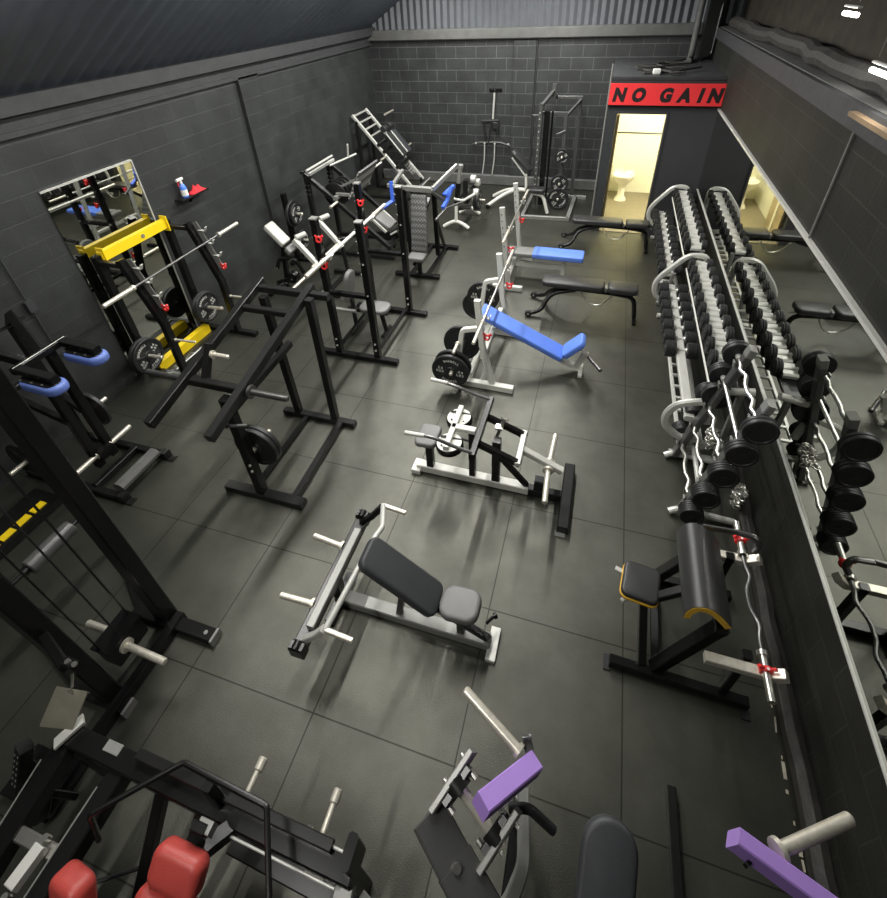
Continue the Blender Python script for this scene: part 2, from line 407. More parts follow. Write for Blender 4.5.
# ---- partitioned washroom with its doorway
g = G(); th = .1; Y0 = 4.6
for x0, x1, z0, z1 in ((1.33, 1.48, 0, 2.62), (2.27, XR, 0, 2.62), (1.48, 2.27, 2.12, 2.62)):
    g.box(((x0 + x1) / 2, Y0 + th / 2, (z0 + z1) / 2), (x1 - x0, th, z1 - z0), ch=0)
g.box((1.38, (Y0 + th + YB) / 2, 1.31), (.1, YB - Y0 - th, 2.62), ch=0); struct('wall_partition', g, 'boxwall')
g = G(); g.box(((1.33 + XR) / 2, (Y0 + YB) / 2, 2.65), (XR - 1.33 + .02, YB - Y0 + .02, .06), ch=.01); struct('ceiling_washroom', g, 'beam')
g = G()
for c, s_ in (((1.44, 5.83, 1.3), (.02, 2.26, 2.6)), ((XR - .012, 5.83, 1.3), (.02, 2.26, 2.6)), (((1.43 + XR) / 2, YB - .03, 1.3), (XR - 1.43, .02, 2.6)), (((1.43 + XR) / 2, 5.83, 2.6), (XR - 1.43, 2.26, .02))):
    g.box(c, s_, ch=0)
struct('wall_washroom', g, 'cream')
g = G(); g.box(((1.43 + XR) / 2, 5.8, .006), (XR - 1.43, 2.4, .012), ch=0); struct('floor_washroom', g, 'tan')
g = G(); g.tube([(1.46, YB - .06, 1.29), (XR - .03, YB - .06, 1.29)], .013, 8); struct('trim_13', g, 'dark')
g = G()
g.box((1.465, Y0 + .05, 1.06), (.035, .14, 2.12), ch=.004); g.box((2.285, Y0 + .05, 1.06), (.035, .14, 2.12), ch=.004); g.box((1.875, Y0 + .05, 2.135), (.85, .14, .035), ch=.004); struct('trim_14', g, 'boxwall')
g = G(); g.box((1.515, Y0 + .52, 1.05), (.04, .76, 2.05), ch=.003); d = struct('door_1', g, 'doorwood')
g = G(); g.tube([(1.54, Y0 + .8, 1.02), (1.58, Y0 + .8, 1.02), (1.58, Y0 + .7, 1.02)], .009, 8, .01); struct('handle', g, 'chrome', d)
g = G(); g.box((1.541, Y0 + .52, 1.05), (.012, .10, 2.0), ch=.002); struct('stile', g, 'cream', d)
# wash basin
t = thing('wash_basin', 'pale pedestal wash basin seen through the washroom doorway', 'wash basin', (1.84, 6.4, .012))
g = G(); g.lathe([(0, .012), (.13, .012), (.12, .05), (.075, .12), (.07, .30), (.10, .36), (.19, .45), (.235, .56), (.225, .565), (.17, .50), (.0, .47)], (1.84, 6.4, 0), (0, 0, 1), 28); part('bowl', g, 'porcelain', t)
g = G(); g.pad((1.84, 6.66, .545), (1, 0, 0), (0, 1, 0), (0, 0, 1), .44, .16, .05, .015, corner=.03); g.box((1.84, 6.80, .40), (.2, .26, .12), ch=.02); part('back_ledge', g, 'porcelain', t)
g = G(); g.tube([(1.89, 6.62, .56), (1.89, 6.62, .66), (1.89, 6.52, .66), (1.89, 6.50, .62)], .012, 8, .03); g.cyl((1.89, 6.64, .66), (1.89, 6.68, .69), .018, 10); part('tap', g, 'chrome', t)
# lights of the washroom (a bulkhead lamp on its ceiling)
t = thing('ceiling_light', 'round lamp on the washroom ceiling, beyond the doorway', 'light', (2.78, 5.05, 2.58))
g = G(); g.cyl((2.78, 5.05, 2.59), (2.78, 5.05, 2.56), .14, 24); part('base', g, 'plastic', t)
g = G(); g.lathe([(.13, 0), (.12, .03), (.07, .05), (0, .055)], (2.78, 5.05, 2.56), (0, 0, -1), 24); part('diffuser', g, 'diffuser', t)

# sign over the doorway
t = thing('wall_sign', 'long red sign with bold black NO GAIN lettering above the washroom doorway', 'sign', (2.19, 4.56, 2.42))
sc_, sh_ = V((2.19, 4.565, 2.42)), .325
g = G(); g.box(sc_, (1.755, .03, sh_), ch=.004); part('board', g, 'signred', t)
g = G(); g.box(sc_ + V((0, -.004, -sh_ / 2 - .008)), (1.76, .05, .02), ch=.003); part('frame', g, 'black', t)
g = G(); cx = [-.70, -.40, None, .02, .30, .535, .745]
for ch, x in zip('NO GAIN', cx):
    if x is not None: put(g, ch, sc_ + V((x - .025, -.0165, -.095)), (1, 0, 0), (0, 0, 1), .265, .16, .92, .07)
part('lettering', g, 'signblack', t)
# cables and pipework lying on the washroom roof, post beside the sign
g = G(); g.tube([(1.305, 4.60, 0), (1.305, 4.60, 2.86)], .016, 8); solo('conduit_post', g, 'grey', 'thin grey conduit post standing at the left end of the red sign', 'conduit', (1.305, 4.60, 0))
t = thing('duct_stack', 'tall dark duct and pipes rising from the washroom roof into the corner', 'duct', (2.75, 6.5, 2.68))
g = G(); g.box((2.92, 6.72, 3.2), (.26, .3, 1.0), ch=.02); part('duct', g, 'dark', t)
g = G(); g.tube([(2.58, 6.1, 2.72), (2.66, 6.5, 2.72), (2.68, 6.7, 2.8), (2.68, 6.75, 3.7)], .055, 12, .12); part('pipe', g, 'ledge', t)
g = G(); g.tube([(2.8, 6.3, 2.72), (3.0, 6.5, 2.74), (3.02, 6.6, 3.6)], .03, 10, .1); part('pipe', g, 'black', t)
t = thing('cable_heap', 'heap of dark cables and hose lying on the washroom roof behind the sign', 'cables', (2.4, 5.5, 2.68)); random.seed(11)
g = G()
for k in range(7):
    x, y = random.uniform(1.9, 2.6), random.uniform(4.9, 5.9)
    g.tube([(x + random.uniform(-.35, .35), y + random.uniform(-.35, .35), 2.70 + .03 * (k % 3)) for _ in range(6)], .014, 7, .12)
part('cable', g, 'lag', t)
g = G(); g.pad((2.0, 4.8, 2.726), (1, 0, 0), (0, 1, 0), (0, 0, 1), .12, .1, .08, .02); part('junction_box', g, 'plastic', t)

# ---- mirrors
ML0, ML1 = -1.40, -.23
t = thing('wall_mirror', 'tall mirror on the left wall behind the squat rack with yellow beams', 'mirror', (XL, (ML0 + ML1) / 2, .04))
g = G(); g.box((XL + .008, (ML0 + ML1) / 2, 1.25), (.012, ML1 - ML0, 2.42), ch=0); part('glass', g, 'mirror', t)
g = G(); g.box((XL + .012, (ML0 + ML1) / 2, 2.445), (.024, ML1 - ML0, .02), ch=.002); g.box((XL + .012, ML1 + .006, 1.24), (.024, .012, 2.42), ch=.002); part('edge_trim', g, 'silver', t)
t = thing('wall_mirror', 'long mirror strip along the right wall above the dumbbell racks', 'mirror', (XR, .4, .91))
g = G(); g.box((XR - .008, .4, 1.565), (.012, 8.4, 1.29), ch=0); part('glass', g, 'mirror', t)
g = G(); g.box((XR - .014, .4, .917), (.028, 8.4, .012), ch=.002); part('bottom_trim', g, 'silver', t)
g = G(); g.box((XR - .016, .4, 2.215), (.032, 8.4, .028), ch=.004); part('top_trim', g, 'silver', t)

# shelf with spray bottle and cloth
t = thing('wall_shelf', 'small dark shelf on the left wall holding a spray bottle', 'shelf', (XL, .46, 1.8))
g = G(); g.box((XL + .07, .46, 1.795), (.14, .52, .02), ch=.003); part('board', g, 'dark', t)
g = G(); g.prism([(XL, .45, 1.785), (XL + .11, .45, 1.785), (XL, .45, 1.68)], (0, .02, 0)); part('bracket', g, 'black', t)
t = thing('spray_bottle', 'spray bottle of blue cleaner with a white trigger on the wall shelf', 'spray bottle', (XL + .07, .34, 1.806))
bx, by, bz = XL + .07, .34, 1.806
g = G(); g.lathe([(0, 0), (.042, 0), (.045, .01), (.045, .12), (.03, .165), (.015, .18), (0, .18)], (bx, by, bz), (0, 0, 1), 18); part('bottle', g, 'bottle', t)
g = G(); g.lathe([(.0455, .02), (.0455, .10)], (bx, by, bz), (.0, 0, 1), 18); part('label_band', g, 'plastic', t)
g = G(); g.cyl((bx, by, bz + .175), (bx, by, bz + .20), .018, 14); g.bar([(bx, by + .04, bz + .235), (bx, by - .07, bz + .235)], .03, .035, ch=.008); g.bar([(bx, by, bz + .2), (bx, by, bz + .23)], .026, ch=.006); part('spray_head', g, 'plastic', t)
g = G(); g.tube([(bx, by - .045, bz + .22), (bx, by - .06, bz + .18), (bx, by - .05, bz + .15)], .006, 8, .02); part('trigger', g, 'red', t)
g = G(); random.seed(2); vs = []; fs = []; nx, ny = 9, 13
for i in range(nx):
    for j in range(ny):
        u_, v_ = i / (nx - 1), j / (ny - 1)
        e = math.sin(PI * u_) * math.sin(PI * v_)
        vs.append((XL + .02 + .11 * u_, .42 + .27 * v_, 1.808 + e * (.05 + .045 * math.sin(9 * v_ + 3 * u_) ** 2 + random.uniform(0, .02))))
for i in range(nx - 1):
    for j in range(ny - 1): fs.append((i * ny + j, i * ny + j + 1, (i + 1) * ny + j + 1, (i + 1) * ny + j))
g.add(vs, fs); solo('cleaning_cloth', g, 'cloth', 'crumpled red cleaning cloth beside the spray bottle on the shelf', 'cloth', (XL + .07, .55, 1.806))

# ---- ceiling lamps (LED battens)
def batten(x, y, z, L, label, along='y', power=60, colr=(1, .985, .94), hang=None, up=.28, spread=2.5, wd=.12):
    t = thing('batten_light', label, 'light', (x, y, z), 'batten lights under the roof')
    d = V((0, L / 2, 0)) if along == 'y' else V((L / 2, 0, 0)); c = V((x, y, z))
    g = G(); g.bar([c - d, c + d], wd, wd * .5, up=(0, 0, 1), ch=.01); part('housing', g, 'plastic', t)
    g = G(); g.bar([c - d * .98 - V((0, 0, .045)), c + d * .98 - V((0, 0, .045))], wd * .8, .03, up=(0, 0, 1), ch=.012); part('diffuser', g, 'diffuser', t)
    if hang:
        g = G()
        for s_ in (-.7, .7): g.tube([c + d * s_ + V((0, 0, .03)), c + d * s_ + V((0, 0, hang))], .004, 6)
        part('hanger', g, 'grey', t)
    if power:
        la = bpy.data.lights.new('batten_lamp', 'AREA'); la.shape = 'RECTANGLE'; la.size = .1 if along == 'y' else L * .96; la.size_y = L * .96 if along == 'y' else .1
        la.energy = power; la.color = colr; la.spread = spread; lo = bpy.data.objects.new('batten_lamp', la); col.objects.link(lo); lo.location = c - V((0, 0, .066))
        if up:
            l2 = la.copy(); l2.energy = power * up; l2.color = (.80, .90, 1); l2.spread = PI; lo = bpy.data.objects.new('roof_fill_lamp', l2); col.objects.link(lo); lo.location = c + V((0, 0, .04)); lo.rotation_euler = (PI, 0, 0)  # added upward fill lamp, cool tinted, to brighten the roof sheets
    return t
LZ = 4.35
rows = (('left', -1.9), ('right', .2))
for side, x in rows:
    for y, nth, p in ((5.3, 'first', 100), (2.7, 'second', 96), (.4, 'third', 66), (-2.1, 'fourth', 58)):
        batten(x, y, LZ, 1.5, '%s batten light from the back wall in the %s row under the roof' % (nth, side), 'y', p * (1 if y > 0 else 1.1 if side == 'left' else .8), hang=.45 if side == 'right' else .25, up=.45 if y > 0 else .2, spread=PI)
batten(-.4, -5.6, LZ, 1.5, 'batten light under the ridge behind the camera', 'y', 60, hang=.8, up=.1, spread=PI)
for lab, y, z in (('farther of the two bright slivers high on the right eave, made up as a short batten', 0.0, 3.75), ('nearer of the two bright slivers high on the right eave, made up as a short batten', -.85, 3.49)):
    batten(2.9, y, z, .28, lab, 'y', 2, hang=.25, up=0, wd=.03)  # made-up battens standing in for bright slivers under the roof
la = bpy.data.lights.new('washroom_lamp', 'POINT'); la.energy = 185; la.color = (1, .95, .76); la.shadow_soft_size = .12
lo = bpy.data.objects.new('washroom_lamp', la); col.objects.link(lo); lo.location = (2.78, 5.05, 2.42)

# ------------------------------------------------------------------ loose weights
Z = V((0, 0, 1))
def make_plate(label, R=.225, T=.022, letters=True):
    t = thing('weight_plate', label, 'weight plate', (0, 0, 0), 'weight plates on storage pegs')
    k = R / .225
    g = G(); g.lathe([(.027, -T * .7), (.027, T), (.055 * k, T), (.062 * k, T * .55), (.180 * k, T * .5), (.190 * k, T), (.219 * k, T), (R, T * .7), (R, -T * .7), (.219 * k, -T), (.190 * k, -T), (.180 * k, -T * .5), (.062 * k, -T * .55), (.055 * k, -T)], (0, 0, 0), Z, 40, loop=True)
    part('disc', g, 'iron', t)
    g = G()
    for a in (.80, 2.34, 3.94, 5.48):
        d = V((math.cos(a), math.sin(a), 0)); g.bar([d * .055 * k + Z * T * .62, d * .186 * k + Z * T * .62], .016, T * .5, up=Z, ch=.003)
    part('spoke', g, 'iron', t)
    if letters:
        g = G(); z = T * .56 + .001
        arc_text(g, 'BARBELL', .152 * k, .046 * k, PI / 2, 1.15, z); arc_text(g, 'FITNESS', .152 * k, .046 * k, -PI / 2, 1.1, z, True)
        line_text(g, '20', (-.122 * k, .022 * k), .05 * k, z); line_text(g, 'KGS', (-.122 * k, -.026 * k), .046 * k, z)
        line_text(g, '44', (.122 * k, .022 * k), .05 * k, z); line_text(g, 'LBS', (.122 * k, -.026 * k), .046 * k, z)
        part('lettering', g, 'letter', t)
    return t
_first = {}
def plate(kind, loc, axis, label, spin=0, group=None):
    R, T, let = {'big': (.225, .022, True), 'plain': (.225, .022, False), 'mid': (.185, .02, True), 'small': (.15, .018, True)}[kind]
    mw = pose(loc, axis, (0, 0, 1), spin)
    if kind not in _first:
        _first[kind] = make_plate(label, R, T, let); _first[kind].matrix_world = mw
        if group: _first[kind]['group'] = group
        return _first[kind]
    return dup(_first[kind], mw, label, group)

def barbell(a, b, label, shaft='chrome', group=None, sl=.415, r=.0145, rs=.025):
    thick = rs
    a, b = V(a), V(b); d = (b - a).normalized(); t = thing('barbell', label, 'barbell', (a + b) / 2, group)
    g = G(); g.cyl(a + d * (sl - .01), b - d * (sl - .01), r, 12); part('shaft', g, shaft, t)
    for p, e in ((a, d), (b, -d)):
        g = G(); g.lathe([(0, 0), (rs - .003, 0), (rs, .004), (rs, sl - .03), (rs + .009, sl - .03), (rs + .009, sl), (0, sl)], p, e, 16); part('sleeve', g, 'peg', t)
    return t
def collar(loc, axis, label, s=.8):
    """red plastic lock collar with two lever ears"""
    mw = pose(loc, axis) @ Matrix.Scale(s, 4)
    if 'c' in _first: return dup(_first['c'], mw, label)
    t = thing('barbell_collar', label, 'collar', (0, 0, 0), 'red lock collars')
    g = G(); g.lathe([(.027, -.018), (.045, -.018), (.048, -.01), (.048, .01), (.045, .018), (.027, .018)], (0, 0, 0), Z, 20, loop=True); part('ring', g, 'red', t)
    g = G(); g.bar([(.03, .035, 0), (.06, .055, 0)], .035, .02, up=Z); g.bar([(-.03, .035, 0), (-.055, .06, 0)], .03, .02, up=Z); part('lever', g, 'red', t)
    g = G(); g.cyl((.0, .046, -.006), (0, .052, -.006), .01, 8); part('pin', g, 'plastic', t)
    t.matrix_world = mw; _first['c'] = t; return t
def peg(g, a, b, r=.024, fl=.045):
    a, b = V(a), V(b); d = (b - a).normalized()
    g.lathe([(0, 0), (r, 0), (r, (b - a).length - .008), (r - .006, (b - a).length), (0, (b - a).length)], a, d, 14)
    if fl: g.lathe([(0, -.002), (fl, -.002), (fl, .018), (r, .018)], a, d, 16)
    return g

# ------------------------------------------------------------------ plate loaded press in the middle of the floor
t = thing('chest_press_machine', 'plate loaded incline press bench with charcoal pads and a bent steel handle bar, mid floor', 'exercise machine', (.45, -3.25, 0))
cy = -3.25
g = G(); g.bar([(1.06, cy, .05), (-.18, cy, .05)], .10, .09, ch=.008); part('base_beam', g, 'grey', t)
g = G(); g.box((1.085, cy, .02), (.07, .24, .04), ch=.004); part('foot_plate', g, 'silver', t)
g = G(); g.bar([(-.16, cy - .2, .03), (-.16, cy + .2, .03)], .07, .06); g.bar([(-.16, cy, .08), (-.16, cy, .33)], .08); part('rear_post', g, 'dark', t)
g = G(); g.bar([(-.16, -3.76, .34), (-.16, -2.76, .34)], .09, .09, ch=.008); part('cross_beam', g, 'dark', t)
g = G(); g.bar([(-.12, -3.66, .42), (-.12, -2.88, .42)], .06, .06); part('pivot_tube', g, 'grey', t)
for s_ in (-1, 1):
    y = cy + s_ * .47
    g = G(); g.box((-.16, cy + s_ * .53, .35), (.10, .07, .12), ch=.01); g.cyl((-.16, cy + s_ * .50, .40), (-.16, cy + s_ * .56, .40), .03, 12); part('pivot_bracket', g, 'black', t)
    g = G(); g.bar([(-.14, y, .38), (-.02, y, .52), (.07, y, .66)], .05, .045); part('lever_arm', g, 'silver' if s_ < 0 else 'black', t)
    g = G(); peg(g, (-.20, cy + s_ * .235, .36), (-.47, cy + s_ * .25, .38)); part('weight_peg', g, 'peg', t)
    g = G(); y2 = cy + s_ * .48; g.cyl((.085, y2, .68), (.27, y2 + .0 * s_, .65), .019, 12); part('hand_grip', g, 'peg', t)
g = G(); g.tube([(.085, cy - .48, .68), (.17, cy + .16, .78), (.19, cy + .24, .78), (.085, cy + .48, .68)], .021, 12, .03); part('handle_bar', g, 'silver', t)
pb, ptop = V((.70, cy, .44)), V((.19, cy, .88)); d = (pb - ptop).normalized(); n = V((-d.z, 0, d.x)); n = n if n.z > 0 else -n
g = G(); g.pad((pb + ptop) / 2 - n * .035, d, (0, 1, 0), n, (pb - ptop).length, .25, .075, .02, corner=.06); part('backrest', g, 'charvinyl', t)
g = G(); g.bar([ptop + d * .1 - n * .09, pb - d * .02 - n * .09], .06, .04); g.bar([(.35, cy, .08), (.43, cy, .56)], .05); part('backrest_support', g, 'dark', t)
g = G(); g.pad((.845, cy, .475), (1, 0, .12), (0, 1, 0), (-.12, 0, 1), .28, .235, .08, .025, corner=.08); part('seat', g, 'greyvinyl', t)
g = G(); g.bar([(.84, cy, .08), (.84, cy, .43)], .055); g.bar([(.62, cy, .36), (1.03, cy - .02, .16), (1.05, cy, .09)], .05); part('seat_post', g, 'black', t)
g = G(); g.cyl((1.02, cy + .05, .2), (1.06, cy + .10, .22), .012, 10); g.lathe([(0, 0), (.022, .005), (.022, .03), (0, .035)], (1.06, cy + .10, .22), (1, .8, .2), 12); part('adjuster_knob', g, 'black', t)

# ------------------------------------------------------------------ seated calf machine with twin knee pads
t = thing('calf_raise_machine', 'black and white seated lever machine with twin round knee pads and two long handles', 'exercise machine', (.75, -1.83, 0))
cy = -1.83
g = G(); g.bar([(.0, cy, .055), (1.12, cy, .055)], .09, .09, ch=.008); part('base_beam', g, 'white', t)
g = G(); g.bar([(1.10, cy, .05), (1.46, cy, .05)], .08, .08, ch=.008); part('base_extension', g, 'black', t)
g = G(); g.box((.0, cy, .03), (.09, .16, .06), ch=.006); part('front_foot', g, 'white', t)
g = G(); g.bar([(1.475, cy - .36, .05), (1.475, cy + .37, .05)], .10, .10, ch=.01); part('rear_foot', g, 'dark', t)
g = G(); g.box((1.46, cy - .37, .006), (.09, .06, .012), ch=.003); part('rubber_end', g, 'grey', t)
g = G(); g.bar([(.14, cy, .1), (.14, cy, .52)], .07, .07); part('seat_post', g, 'black', t)
g = G(); g.pad((.15, cy - .03, .545), (1, 0, .05), (0, 1, 0), (-.05, 0, 1), .21, .27, .06, .02, corner=.05); part('seat', g, 'greyvinyl', t)
for y in (cy + .165, cy - .165):
    g = G(); g.lathe([(0, 0), (.115, 0), (.125, .012), (.125, .05), (.115, .062), (0, .062)], (.405, y, .60), (-.08, 0, 1), 28); kp = part('knee_pad', g, 'black', t)
    g = G(); g.lathe([(.0, .064), (.112, .064), (.112, .074), (0, .074)], (.405, y, .60), (-.08, 0, 1), 28); part('pad_board', g, 'white', kp)
    g = G()
    for a in (.7, 2.3, 3.9, 5.5): g.cyl((.40 + .08 * math.cos(a), y + .08 * math.sin(a), .672), (.40 + .08 * math.cos(a), y + .08 * math.sin(a), .680), .009, 8)
    g.box((.405, y + .05, .676), (.20, .022, .012), ch=.002); part('pad_bolt', g, 'black', kp)
g = G(); g.bar([(.395, cy - .27, .70), (.395, cy + .27, .70)], .05, .05); g.bar([(.38, cy, .70), (.60, cy, .70)], .06, .05); part('pad_arm', g, 'white', t)
g = G(); g.bar([(.57, cy, .1), (.57, cy, .675)], .06, .07); g.cyl((.47, cy, .56), (.57, cy, .55), .012, 10); part('knee_pad_post', g, 'black', t)
g = G(); g.bar([(.655, cy - .36, .765), (.66, cy + .38, .765)], .055, .07, ch=.006); part('cross_bar', g, 'black', t)
for s_ in (-1, 1):
    y = cy + s_ * .34
    g = G(); g.tube([(.65, y, .80), (.50, y, .83), (.30, y - .0, .90), (.09, y + s_ * .02, .905)], .0155, 10, .12); h = part('handle', g, 'gunmetal', t)
    g = G(); g.cyl((.24, y + s_ * .01, .903), (.07, y + s_ * .02, .906), .019, 12); part('grip_sleeve', g, 'silver', h)
    y = cy + s_ * .17
    g = G(); g.bar([(.65, y, .74), (1.04, y, .58)], .05, .06); part('side_arm', g, 'black', t)
g = G(); g.bar([(1.02, cy - .20, .60), (1.02, cy + .20, .60)], .05, .04); part('arm_link', g, 'silver', t)
g = G(); g.bar([(1.02, cy, .585), (1.40, cy, .40)], .065, .055); part('lever_beam', g, 'silver', t)
for s_ in (-1, 1):
    g = G(); peg(g, (1.28, cy + s_ * .04, .43), (1.295, cy + s_ * .40, .43), .025, .05); part('weight_peg', g, 'peg', t)
g = G(); g.bar([(.80, cy, .1), (.80, cy, .64)], .075, .075); g.bar([(.84, cy, .42), (1.10, cy, .10)], .05); g.box((1.22, cy, .16), (.1, .09, .14), ch=.01); part('main_post', g, 'black', t)
g = G(); g.cyl((.78, cy + .10, .58), (.84, cy + .12, .80), .016, 10); g.box((.80, cy + .10, .70), (.07, .06, .03)); g.cyl((.84, cy + .12, .8), (.845, cy + .122, .82), .035, 14); part('spring_pin', g, 'chrome', t)

# ------------------------------------------------------------------ bench press stations down the middle
def upright_post(g, pts): g.bar(pts, .055, .075, ch=.006)
t = thing('incline_bench', 'white framed incline press bench with bright blue back pad and seat', 'bench', (.75, .14, 0))
for y, nm in ((-.44, 'near'), (.72, 'far')):
    g = G(); g.bar([(.03, y, .04), (.72, y - .01, .04)], .08, .08, ch=.006); b_ = part('floor_rail', g, 'white', t)
    g = G()
    for k in range(9): g.cyl((.36 + k * .035, y - .044, .045), (.36 + k * .035, y - .0385, .045), .007, 8)
    part('bolt_hole', g, 'black', b_)
    g = G(); g.bar([(.46, y, .08), (.335, y, .62), (.275, y, 1.22)], .07, .055, ch=.006); part('upright', g, 'white', t)
    g = G(); g.bar([(.32, y, .86), (.10, y, .80), (.02, y, .07)], .055, .055, ch=.006, fil=.05); part('rear_brace', g, 'white', t)
    g = G(); g.bar([(.33, y + .05, 1.00), (.40, y + .05, .965), (.415, y + .05, 1.01)], .05, .012); part('bar_hook', g, 'silver', t)
    s_ = 1 if y > 0 else -1
    g = G(); peg(g, (.02, y + s_ * .03, .33), (.02, y + s_ * .26, .33), .024); peg(g, (.05, y + .03 * s_, .50 if y > 0 else .62), (.05, y + s_ * .22, .50 if y > 0 else .62), .02, .03); part('weight_peg', g, 'peg', t)
g = G(); g.bar([(.17, -.40, .12), (.17, .68, .12)], .06, .06); g.bar([(.33, -.40, .42), (.33, .68, .42)], .06, .07); g.bar([(.10, -.40, .28), (.10, .68, .28)], .05, .05); part('cross_tube', g, 'white', t)
g = G(); g.bar([(.34, .14, .47), (.50, .14, .49), (1.20, .14, .15), (1.47, .14, .035)], .07, .06); g.box((1.46, .14, .02), (.05, .26, .04)); part('spine', g, 'white', t)
a_, b_ = V((.20, .14, .755)), V((1.24, .14, .255)); d = (b_ - a_).normalized(); n = V((-d.z, 0, d.x))
g = G(); g.pad((a_ + b_) / 2 - n * .035, d, (0, 1, 0), n, (b_ - a_).length, .275, .07, .018, corner=.025); part('back_pad', g, 'blue', t)
a_, b_ = V((1.21, .14, .275)), V((1.43, .14, .52)); d = (b_ - a_).normalized(); n = V((-d.z, 0, d.x))
g = G(); g.pad((a_ + b_) / 2 - n * .03, d, (0, 1, 0), n, (b_ - a_).length, .27, .075, .02, corner=.06); part('seat', g, 'blue', t)
g = G(); g.bar([(1.40, .14, .08), (1.49, .14, .30)], .08, .07); part('seat_post', g, 'silver', t)
g = G(); g.cyl((1.42, .30, .25), (1.60, .02, .25), .018, 10); g.cyl((1.54, .11, .25), (1.68, -.10, .25), .023, 12); part('foot_roller', g, 'gunmetal', t)
barbell((.36, -.96, 1.02), (.36, 1.26, 1.02), 'barbell racked across the blue incline bench', 'chrome', rs=.019)
plate('big', (.0, -.63, .33), (0, -1, 0), 'lettered plate on the near peg of the blue incline bench, closest to the camera', spin=-.12)
plate('plain', (.0, -.525, .33), (0, -1, 0), 'plain backed plate behind the lettered plate on the near peg of the incline bench')
plate('plain', (.06, -.32, .53), (0, 1, -.1), 'dark plate leaning inside the near frame of the incline bench')
plate('big', (.05, .83, .50), (0, -1, 0), 'lettered plate on the far peg of the blue incline bench', spin=-.05)
plate('plain', (-.04, .89, .30), (0, -1, 0), 'low dark plate under the lettered one at the far end of the incline bench')
collar((.40, -.49, .78), (0, -1, .1), 'red lock collar hung on the near upright of the blue incline bench')
collar((.43, .67, .80), (0, -1, .1), 'red lock collar hung on the far upright of the blue incline bench')

t = thing('flat_bench', 'silver flat press bench half covered with a blue pad', 'bench', (.6, 2.5, 0))
for y in (1.95, 3.05):
    g = G(); g.bar([(-.05, y, .04), (.42, y, .04)], .07, .08); part('floor_rail', g, 'silver', t)
    g = G(); g.bar([(.20, y, .08), (.13, y, .7), (.06, y, 1.35)], .075, .055); u_ = part('upright', g, 'silver', t)
    g = G()
    for k in range(6): g.cyl((.115 - k * .011, y - .032, .75 + k * .1), (.115 - k * .011, y - .0275, .75 + k * .1), .009, 8)
    part('bolt_hole', g, 'black', u_)
    g = G(); g.bar([(.15, y + .05, 1.045), (.21, y + .05, 1.0), (.225, y + .05, 1.05)], .05, .012); part('bar_hook', g, 'silver', t)
g = G(); g.bar([(.18, 1.98, .2), (.18, 3.02, .2)], .06, .06); part('cross_tube', g, 'silver', t)
g = G(); g.bar([(.18, 2.5, .20), (1.0, 2.5, .20)], .07, .07); g.bar([(.99, 2.5, .02), (.99, 2.5, .38)], .06); g.bar([(.26, 2.5, .22), (.26, 2.5, .38)], .06); g.bar([(.99, 2.34, .02), (.99, 2.66, .02)], .05, .04); part('spine', g, 'silver', t)
g = G(); g.pad((.68, 2.5, .415), (1, 0, 0), (0, 1, 0), Z, 1.22, .275, .07, .018, corner=.03); part('bench_pad', g, 'greyvinyl', t)
g = G(); g.pad((.89, 2.5, .425), (1, 0, 0), (0, 1, 0), Z, .80, .31, .085, .018, corner=.03); part('pad_cover', g, 'blue', t)
barbell((.19, 1.40, 1.055), (.19, 3.60, 1.055), 'barbell racked across the flat bench with the blue pad', 'chrome', rs=.019)
collar((.22, 1.90, .72), (0, -1, 0), 'red collar on the near upright of the flat blue bench')
collar((.20, 3.0, .74), (0, -1, 0), 'red collar on the far upright of the flat blue bench')

# adjustable benches with wheels
def adj_bench(x, y, label):
    t = thing('adjustable_bench', label, 'bench', (x, y, 0), 'black adjustable benches by the dumbbell racks')
    g = G(); g.pad((x - .15, y, .475), (1, 0, 0), (0, 1, 0), Z, .87, .27, .085, .025, corner=.07); part('back_pad', g, 'vinyl', t)
    g = G(); g.pad((x + .535, y, .475), (1, 0, 0), (0, 1, 0), Z, .40, .26, .085, .025, corner=.07); part('seat', g, 'vinyl', t)
    g = G(); g.bar([(x - .35, y, .40), (x + .65, y, .38)], .07, .06); part('spine', g, 'black', t)
    g = G(); g.tube([(x + .45, y, .37), (x + .70, y, .35), (x + .74, y, .12), (x + .75, y, .03)], .032, 12, .15); g.bar([(x + .75, y - .18, .02), (x + .75, y + .18, .02)], .05, .04); part('front_leg', g, 'black', t)
    for s_ in (-1, 1):
        g = G(); g.tube([(x - .10, y + s_ * .02, .38), (x - .45, y + s_ * .06, .30), (x - .55, y + s_ * .22, .09), (x - .70, y + s_ * .27, .05)], .031, 12, .2); part('rear_leg', g, 'black', t)
        g = G(); g.cyl((x - .72, y + s_ * .25, .05), (x - .72, y + s_ * .30, .05), .05, 18, ch=.01); w = part('wheel', g, 'rubber', t)
        g = G(); g.cyl((x - .72, y + s_ * .245, .05), (x - .72, y + s_ * .305, .05), .018, 10); part('hub', g, 'chrome', w)
    g = G(); g.tube([(x - .05, y + .02, .36), (x + .08, y + .06, .14), (x + .28, y + .03, .13), (x + .42, y, .36)], .010, 8, .12); part('ladder_arc', g, 'chrome', t)
    g = G(); g.box((x + .305, y, .44), (.03, .1, .07)); g.cyl((x + .72, y - .06, .43), (x + .78, y - .06, .42), .012, 8); part('hinge', g, 'grey', t)
    return t
adj_bench(1.35, 1.53, 'black adjustable bench with wheels in front of the flat blue bench')
adj_bench(1.57, 3.91, 'black adjustable bench with wheels near the washroom doorway')

